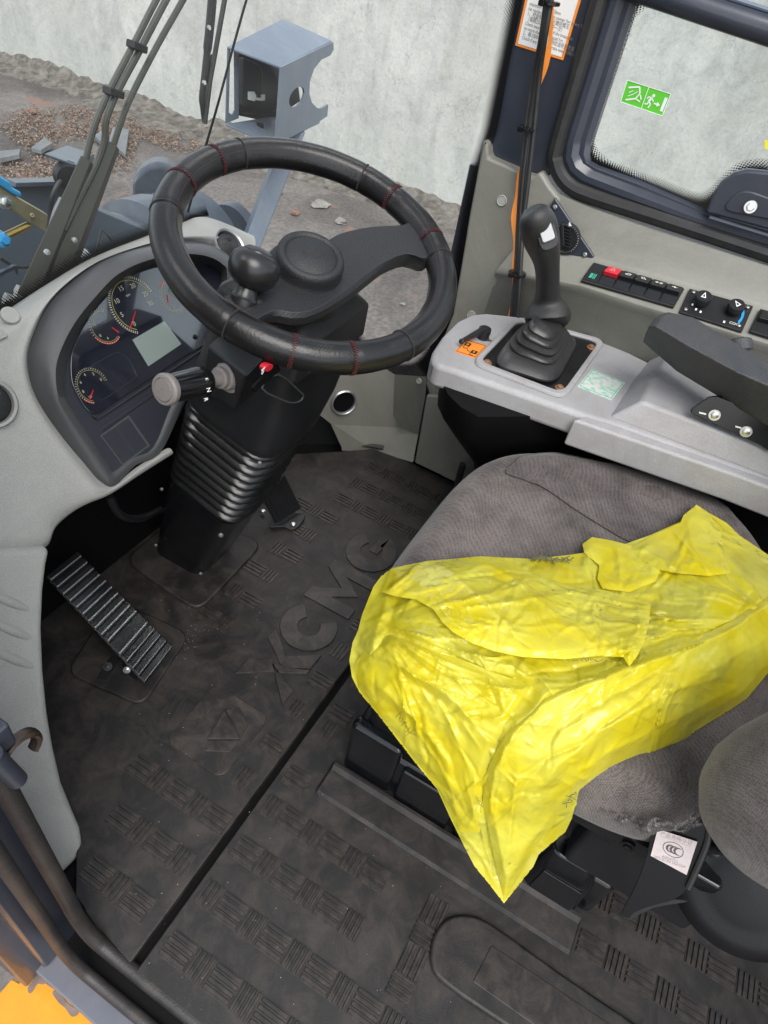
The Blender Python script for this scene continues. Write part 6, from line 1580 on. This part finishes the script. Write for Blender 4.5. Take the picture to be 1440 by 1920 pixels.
# ------------------------------------------------------------------ yellow plastic bag on the seat
def b_bag(N, L, b, o):
    N.remove(b)
    tc = N.new('ShaderNodeTexCoord')
    n = N.new('ShaderNodeTexNoise'); n.inputs['Scale'].default_value = 12; n.inputs['Detail'].default_value = 5; L.new(tc.outputs['Object'], n.inputs[0])
    r = N.new('ShaderNodeValToRGB'); L.new(n.outputs[0], r.inputs[0]); e = r.color_ramp.elements
    e[0].position = .38; e[0].color = (.93, .79, .02, 1); e[1].position = .62; e[1].color = (.94, .88, .10, 1)
    # ink scuffs
    n2 = N.new('ShaderNodeTexNoise'); n2.inputs['Scale'].default_value = 60; n2.inputs['Detail'].default_value = 6; L.new(tc.outputs['Object'], n2.inputs[0])
    n3 = N.new('ShaderNodeTexNoise'); n3.inputs['Scale'].default_value = 7; n3.inputs['Detail'].default_value = 2; L.new(tc.outputs['Object'], n3.inputs[0])
    m = N.new('ShaderNodeMath'); m.operation = 'MULTIPLY'; L.new(n2.outputs[0], m.inputs[0]); L.new(n3.outputs[0], m.inputs[1])
    r2 = N.new('ShaderNodeMapRange'); r2.inputs['From Min'].default_value = .40; r2.inputs['From Max'].default_value = .46; L.new(m.outputs[0], r2.inputs[0])
    mx = N.new('ShaderNodeMix'); mx.data_type = 'RGBA'; L.new(r2.outputs[0], mx.inputs[0]); L.new(r.outputs[0], mx.inputs[6]); mx.inputs[7].default_value = (.42, .36, .08, 1)
    df = N.new('ShaderNodeBsdfDiffuse'); tl = N.new('ShaderNodeBsdfTranslucent'); gl = N.new('ShaderNodeBsdfGlossy'); tr = N.new('ShaderNodeBsdfTransparent')
    L.new(mx.outputs[2], df.inputs[0]); L.new(mx.outputs[2], tl.inputs[0]); tr.inputs[0].default_value = (.97, .93, .42, 1)
    gl.inputs['Roughness'].default_value = .16; gl.inputs[0].default_value = (1, 1, 1, 1)
    dn = N.new('ShaderNodeTexNoise'); dn.inputs['Scale'].default_value = 9; dn.inputs['Detail'].default_value = 3; L.new(tc.outputs['Object'], dn.inputs[0])
    vm = N.new('ShaderNodeVectorMath'); vm.operation = 'MULTIPLY_ADD'; vm.inputs[1].default_value = (.09, .09, .09); L.new(dn.outputs[1], vm.inputs[0]); L.new(tc.outputs['Object'], vm.inputs[2])
    mk = N.new('ShaderNodeTexNoise'); mk.inputs['Scale'].default_value = 6; mk.inputs['Detail'].default_value = 2; L.new(tc.outputs['Object'], mk.inputs[0])
    mkr = N.new('ShaderNodeMapRange'); mkr.inputs['From Min'].default_value = .4; mkr.inputs['From Max'].default_value = .65; mkr.inputs['To Min'].default_value = .15; L.new(mk.outputs[0], mkr.inputs[0])
    tot = None
    for sc_i, amp in ((26, 1.0), (58, .9), (120, .5)):
        vo = N.new('ShaderNodeTexVoronoi'); vo.feature = 'F1'; vo.inputs['Scale'].default_value = sc_i; L.new(vm.outputs[0], vo.inputs['Vector'])
        m_ = N.new('ShaderNodeMath'); m_.operation = 'MULTIPLY'; m_.inputs[1].default_value = amp * 20 / sc_i; L.new(vo.outputs['Distance'], m_.inputs[0])
        if tot is None: tot = m_.outputs[0]
        else:
            ad = N.new('ShaderNodeMath'); ad.operation = 'ADD'; L.new(tot, ad.inputs[0]); L.new(m_.outputs[0], ad.inputs[1]); tot = ad.outputs[0]
    mm_ = N.new('ShaderNodeMath'); mm_.operation = 'MULTIPLY'; L.new(tot, mm_.inputs[0]); L.new(mkr.outputs[0], mm_.inputs[1])
    bp = N.new('ShaderNodeBump'); bp.inputs['Strength'].default_value = .6; bp.inputs['Distance'].default_value = .008; L.new(mm_.outputs[0], bp.inputs['Height'])
    for s in (df, gl, tl): L.new(bp.outputs[0], s.inputs['Normal'])
    m1 = N.new('ShaderNodeMixShader'); m1.inputs[0].default_value = .42; L.new(df.outputs[0], m1.inputs[1]); L.new(tl.outputs[0], m1.inputs[2])
    m2 = N.new('ShaderNodeMixShader'); m2.inputs[0].default_value = .15
    n7 = N.new('ShaderNodeTexNoise'); n7.inputs['Scale'].default_value = 8; n7.inputs['Detail'].default_value = 4; n7.inputs['Distortion'].default_value = .8; L.new(tc.outputs['Object'], n7.inputs[0])
    r7 = N.new('ShaderNodeMapRange'); r7.inputs['From Min'].default_value = .48; r7.inputs['From Max'].default_value = .60; r7.inputs['To Min'].default_value = .03; r7.inputs['To Max'].default_value = .24; L.new(n7.outputs[0], r7.inputs[0]); L.new(r7.outputs[0], m2.inputs[0])
    L.new(m1.outputs[0], m2.inputs[1]); L.new(tr.outputs[0], m2.inputs[2])
    fr_ = N.new('ShaderNodeFresnel'); fr_.inputs[0].default_value = 1.45; L.new(bp.outputs[0], fr_.inputs['Normal'])
    m3 = N.new('ShaderNodeMixShader'); L.new(fr_.outputs[0], m3.inputs[0]); L.new(m2.outputs[0], m3.inputs[1]); L.new(gl.outputs[0], m3.inputs[2])
    L.new(m3.outputs[0], o.inputs[0])
M_BAG = custom('yellow_film', b_bag)
bag = thing('plastic_bag', 'crumpled translucent yellow plastic bag draped over the front of the seat', 'bag', (.7, .0, .5))
# smooth rest surface of the heap: height anchors (pixel, z)
anc = np.array([(655, 1235, .475), (672, 1170, .49), (700, 1100, .50), (735, 1065, .505), (900, 1043, .51), (1060, 1040, .512), (1110, 1007, .515), (1280, 970, .525), (1305, 945, .53), (1440, 1020, .53), (1560, 1080, .53),
                (800, 1120, .56), (900, 1130, .575), (1000, 1150, .58), (1100, 1180, .575), (1200, 1150, .565), (1300, 1120, .575), (1400, 1100, .57), (760, 1200, .555), (720, 1260, .52), (850, 1250, .56), (960, 1280, .57), (1100, 1300, .585), (1250, 1260, .60), (1380, 1200, .59), (1500, 1220, .56),
                (700, 1330, .44), (780, 1430, .40), (820, 1480, .385), (870, 1590, .34), (915, 1655, .315), (945, 1693, .305), (1010, 1600, .36), (1075, 1530, .41), (1160, 1480, .43), (1240, 1425, .47), (1300, 1375, .50), (1370, 1330, .51), (1440, 1262, .51),
                (850, 1380, .50), (950, 1400, .53), (1050, 1380, .56), (1180, 1360, .57), (900, 1500, .43), (980, 1500, .46), (1080, 1460, .50), (930, 1600, .36)], float)
def rbf_fit(A_, s=170.0):
    X = A_[:, :2]; d = np.linalg.norm(X[:, None] - X[None], axis=2)
    K = np.sqrt((d / s) ** 2 + 1) + 0; n_ = len(X)
    Mx = np.zeros((n_ + 3, n_ + 3)); Mx[:n_, :n_] = K - np.eye(n_) * .02; Mx[:n_, n_] = 1; Mx[:n_, n_ + 1:] = X / 1000; Mx[n_, :n_] = 1; Mx[n_ + 1:, :n_] = X.T / 1000
    w_ = np.linalg.solve(Mx, np.append(A_[:, 2], [0, 0, 0]))
    def f(A, B):
        d_ = np.hypot(X[:, 0][None] - A[:, None], X[:, 1][None] - B[:, None]); return np.sqrt((d_ / s) ** 2 + 1) @ w_[:n_] + w_[n_] + w_[n_ + 1] * A / 1000 + w_[n_ + 2] * B / 1000
    return f
zf_ = rbf_fit(anc)
# traced folds: polyline, height (m), half width (px); negative = valley
folds = [
    ([(745, 1062), (725, 1120), (705, 1190), (690, 1240), (720, 1330)], .014, 14), ([(770, 1060), (740, 1130), (715, 1215)], -.010, 12),
    ([(700, 1225), (760, 1255), (840, 1310), (900, 1380), (940, 1440)], .012, 13), ([(690, 1250), (750, 1300), (810, 1370), (850, 1430)], -.009, 12),
    ([(730, 1160), (800, 1200), (880, 1225), (960, 1250), (1030, 1290)], .011, 12), ([(720, 1190), (800, 1232), (900, 1262), (1000, 1290)], -.012, 12),
    ([(1440, 1160), (1330, 1205), (1230, 1235), (1110, 1275), (1030, 1300), (970, 1350), (930, 1420)], .020, 18), ([(1420, 1130), (1300, 1180), (1200, 1215), (1100, 1248), (1040, 1265)], -.012, 12),
    ([(1000, 1320), (960, 1400), (940, 1480), (930, 1560), (920, 1640)], .010, 11), ([(1060, 1330), (1030, 1400), (985, 1480), (960, 1560), (945, 1640)], -.008, 12),
    ([(1440, 1230), (1330, 1300), (1230, 1360), (1130, 1420), (1070, 1470), (1040, 1540)], .010, 12), ([(1420, 1260), (1300, 1340), (1180, 1400), (1090, 1440)], -.007, 10),
    ([(1095, 1015), (1105, 1060), (1125, 1105)], .012, 9), ([(1305, 950), (1350, 1000), (1362, 1050), (1400, 1090)], .016, 12), ([(1110, 1010), (1200, 1030), (1280, 1060), (1360, 1060)], .008, 10),
    ([(1235, 1160), (1330, 1165), (1400, 1140), (1440, 1110)], .009, 9), ([(1220, 1200), (1330, 1180), (1420, 1160)], -.009, 9), ([(1380, 1060), (1420, 1120), (1400, 1180)], .010, 10),
    ([(800, 1290), (870, 1340), (940, 1360)], .006, 9), ([(760, 1330), (830, 1400), (880, 1470), (910, 1560)], .008, 12), ([(1150, 1130), (1230, 1160), (1290, 1150)], .006, 8)]
# long thin creases pulled from the places where the film is gathered
cr_ = np.random.default_rng(21); creases = []
for (qx, qy), a0, a1, n_, l0, l1 in (((690, 1170), -30, 75, 40, 90, 330), ((1440, 1150), 120, 215, 44, 90, 420), ((945, 1680), -125, -60, 16, 60, 260), ((1305, 960), 45, 150, 12, 50, 160), ((1100, 1030), 30, 150, 10, 40, 150), ((1040, 1300), 100, 190, 12, 60, 220), ((830, 1160), -20, 60, 12, 50, 200)):
    for i in range(n_):
        t = math.radians(cr_.uniform(a0, a1)); s0 = cr_.uniform(5, 160); L_ = cr_.uniform(l0, l1); bend = cr_.normal() * .22
        P = []
        for k_ in range(4):
            u = s0 + L_ * k_ / 3; P.append((qx + math.cos(t + bend * k_ / 3) * u, qy + math.sin(t + bend * k_ / 3) * u))
        creases.append((P, cr_.uniform(.0020, .0066) * (1 if cr_.random() < .7 else -1), cr_.uniform(2.2, 5.0)))
for i in range(260):   # short random crinkles
    a_, b_ = cr_.uniform(680, 1440), cr_.uniform(1000, 1560); t = cr_.uniform(0, math.pi); L_ = cr_.uniform(18, 70)
    creases.append(([(a_, b_), (a_ + math.cos(t) * L_, b_ + math.sin(t) * L_)], cr_.uniform(.0012, .0038) * (1 if cr_.random() < .6 else -1), cr_.uniform(2.2, 4.5)))
folds = [(p_, h_ * .68, w_ * .85) for p_, h_, w_ in folds]
def fold_h(A, B, F):
    A = A + 6 * nz(A, B, .02, 4); B = B + 6 * nz(A, B, .02, 8); h = np.zeros(A.shape)
    for pts, hh, w_ in F:
        P = np.array(pts); r_ = w_ * 3.5
        m_ = (A > P[:, 0].min() - r_) & (A < P[:, 0].max() + r_) & (B > P[:, 1].min() - r_) & (B < P[:, 1].max() + r_)
        if not m_.any(): continue
        d, t, _, _ = polydist(A[m_], B[m_], pts)
        h[m_] += np.where(d < r_, hh * np.exp(-(d / w_) ** 1.2) * np.sin(np.pi * np.clip(t, .04, .96)) ** .45, 0)
    return h
def crease(A, B, amp=1.0):
    x = A + 22 * nz(A, B, .010, 1); y = B + 22 * nz(A, B, .010, 2)
    msk = np.clip(.35 + 1.3 * nz(A, B, .007, 7), .12, 1.2)
    d1, _ = worley_v(x * .8 + y * .35, y * .9 - x * .2, 105., 1); d2, _ = worley_v(x * .7 + y * .3, y, 46., 2); d3, _ = worley_v(x, y, 19., 3)
    return amp * (.015 * (d1 - .5) + .010 * msk * (d2 - .5) + .0056 * msk * (d3 - .5))
def lay(lift=0.0, F=folds, amp=1.0, edge_drop=.0, seed=0):
    def dfn(A, B, D):
        p = at_v(A, B, zf_(A, B)); toc = np.array([0, 0, H]) - p; toc /= np.linalg.norm(toc, axis=1)[:, None]
        hh = fold_h(A, B, F) + fold_h(A + seed * 37., B + seed * 23., creases) * 1.0 + crease(A + seed * 91., B, amp)
        k_ = np.minimum(1, D / 14)
        return p + toc * (lift + hh * (.25 + .75 * k_) - edge_drop * (1 - k_))[:, None]
    return dfn
body = [(655, 1238), (661, 1205), (672, 1180), (678, 1155), (700, 1100), (715, 1080), (735, 1065), (800, 1052), (900, 1043), (1000, 1048), (1070, 1040), (1096, 1036), (1092, 1020), (1110, 1007), (1140, 1012), (1172, 1020), (1220, 1003), (1276, 978), (1282, 965), (1306, 946), (1330, 962), (1362, 980), (1390, 1006), (1440, 1040), (1500, 1060), (1560, 1100), (1540, 1230), (1440, 1262), (1400, 1310), (1370, 1330), (1302, 1372), (1292, 1398), (1242, 1424), (1236, 1448), (1200, 1468), (1160, 1478), (1100, 1490), (1078, 1512), (1072, 1535), (1060, 1560), (1010, 1602), (1000, 1625), (945, 1694), (915, 1655), (890, 1625), (872, 1590), (845, 1535), (820, 1480), (780, 1432), (740, 1380), (705, 1335), (675, 1300), (660, 1270)]
crumple_sheet('bag_film', body, lay(0, folds, 1.0), 2.7, M_BAG, bag)
flap = [(735, 1066), (800, 1053), (900, 1043), (960, 1056), (1000, 1076), (1075, 1100), (1130, 1106), (1190, 1122), (1220, 1134), (1217, 1165), (1209, 1200), (1195, 1230), (1180, 1250), (1168, 1232), (1120, 1230), (1060, 1236), (980, 1232), (930, 1222), (885, 1206), (850, 1186), (828, 1165), (812, 1142), (780, 1124), (740, 1118), (715, 1110)]
ff = [([(830, 1060), (900, 1120), (950, 1170), (985, 1225)], .007, 7), ([(900, 1050), (960, 1080), (1040, 1150), (1075, 1190)], .007, 7), ([(1125, 1108), (1112, 1150), (1130, 1195), (1160, 1228)], .007, 7), ([(1040, 1195), (1080, 1170), (1125, 1140)], .005, 6), ([(1200, 1128), (1196, 1180), (1165, 1232)], .006, 7), ([(800, 1080), (860, 1150), (900, 1195)], -.005, 8), ([(1060, 1160), (1100, 1200), (1150, 1215)], .005, 6), ([(990, 1110), (1010, 1160), (1040, 1195)], .005, 6)]
crumple_sheet('bag_flap', flap, lay(.022, ff, .6, .008, 1), 2.7, M_BAG, bag)
roll = [(1440, 1110), (1560, 1120), (1540, 1230), (1440, 1262), (1400, 1310), (1370, 1328), (1300, 1368), (1288, 1392), (1230, 1422), (1150, 1455), (1090, 1478), (1050, 1530), (1005, 1590), (945, 1692), (925, 1600), (905, 1500), (915, 1440), (935, 1400), (955, 1365), (1005, 1312), (1060, 1285), (1120, 1262), (1200, 1232), (1300, 1200), (1380, 1160)]
rf = [([(1440, 1135), (1340, 1195), (1230, 1235), (1110, 1275), (1030, 1305), (960, 1375), (930, 1440)], .012, 12), ([(1430, 1200), (1330, 1260), (1220, 1320), (1110, 1380), (1040, 1440), (990, 1530)], .010, 14), ([(1430, 1170), (1300, 1235), (1180, 1285), (1080, 1340), (1010, 1400)], -.006, 10), ([(1380, 1290), (1260, 1350), (1160, 1400), (1080, 1450)], .008, 9), ([(1060, 1330), (1020, 1420), (975, 1500), (950, 1600)], -.007, 10), ([(975, 1440), (960, 1520), (945, 1640)], .007, 8), ([(1200, 1290), (1280, 1290), (1360, 1265)], .005, 8)]
crumple_sheet('bag_fold', roll, lay(.014, rf, .7, .012, 2), 2.7, M_BAG, bag)
back = [(1096, 1038), (1092, 1020), (1110, 1007), (1150, 1014), (1180, 1022), (1210, 1040), (1240, 1062), (1230, 1090), (1180, 1110), (1130, 1104), (1120, 1085), (1124, 1060)]
crumple_sheet('bag_flap', back, lay(.012, [([(1098, 1018), (1112, 1060), (1122, 1100)], .008, 7), ([(1150, 1016), (1165, 1060), (1160, 1100)], .006, 7)], .7, .006), 2.7, M_BAG, bag)
back2 = [(1276, 980), (1282, 966), (1306, 947), (1330, 964), (1352, 1000), (1356, 1040), (1370, 1075), (1330, 1080), (1270, 1075), (1200, 1062), (1180, 1030), (1225, 1003)]
crumple_sheet('bag_flap', back2, lay(.014, [([(1308, 950), (1340, 1000), (1356, 1050)], .008, 7), ([(1285, 975), (1300, 1020), (1330, 1070)], .006, 6)], .8, .006), 2.7, M_BAG, bag)
low = [(664, 1245), (690, 1215), (730, 1190), (790, 1205), (850, 1230), (930, 1262), (1000, 1285), (960, 1345), (925, 1400), (905, 1470), (900, 1560), (860, 1560), (820, 1478), (760, 1400), (700, 1328), (672, 1290)]
crumple_sheet('bag_fold', low, lay(.008, [([(700, 1225), (780, 1265), (860, 1320), (910, 1390)], .010, 10), ([(690, 1270), (760, 1330), (820, 1400), (860, 1500)], .009, 11), ([(760, 1215), (850, 1260), (950, 1300)], .007, 8), ([(740, 1250), (820, 1310), (880, 1390)], -.006, 8)], .8, .008), 2.7, M_BAG, bag)
# dark handwriting strokes on the film
ik = mat('marker_ink', (.13, .13, .05), .6)
r_ = np.random.default_rng(4)
def scribble(pts, n, wd, lift=.026):
    b = MB()
    for i in range(n):
        t = i / n; k_ = min(int(t * (len(pts) - 1)), len(pts) - 2); u = t * (len(pts) - 1) - k_
        a_ = pts[k_][0] * (1 - u) + pts[k_ + 1][0] * u; b_ = pts[k_][1] * (1 - u) + pts[k_ + 1][1] * u
        P = []
        da, db = r_.normal() * 5, r_.normal() * 4
        for q_ in range(3):
            aa, bb_ = a_ + da * (q_ - 1) + r_.normal(), b_ + db * (q_ - 1) + r_.normal()
            P.append((aa, bb_))
        AA, BB = np.array(P, float).T
        b.tube([V(*q_) for q_ in lay(lift, folds, 1.0)(AA, BB, np.full(3, 40.))], wd, 4)
    o = b.build('handwriting', ik, bag); o['kind'] = 'stuff'
scribble([(1003, 1046), (1030, 1048), (1072, 1050)], 30, .0009, .010)
scribble([(1078, 1238), (1105, 1236), (1130, 1240)], 9, .0005, .012)
scribble([(748, 1340), (760, 1360), (775, 1380)], 12, .0003, .012)
scribble([(893, 1490), (905, 1520)], 6, .0003, .016)
scribble([(1062, 1510), (1070, 1495), (1085, 1482)], 6, .0005, .014)

# every top-level setting part not yet described keeps a plain kind
for o in list(COL.objects):
    if o.parent is None and o.type in ('MESH', 'EMPTY') and 'kind' not in o and 'label' not in o: print('UNLABELLED', o.name)
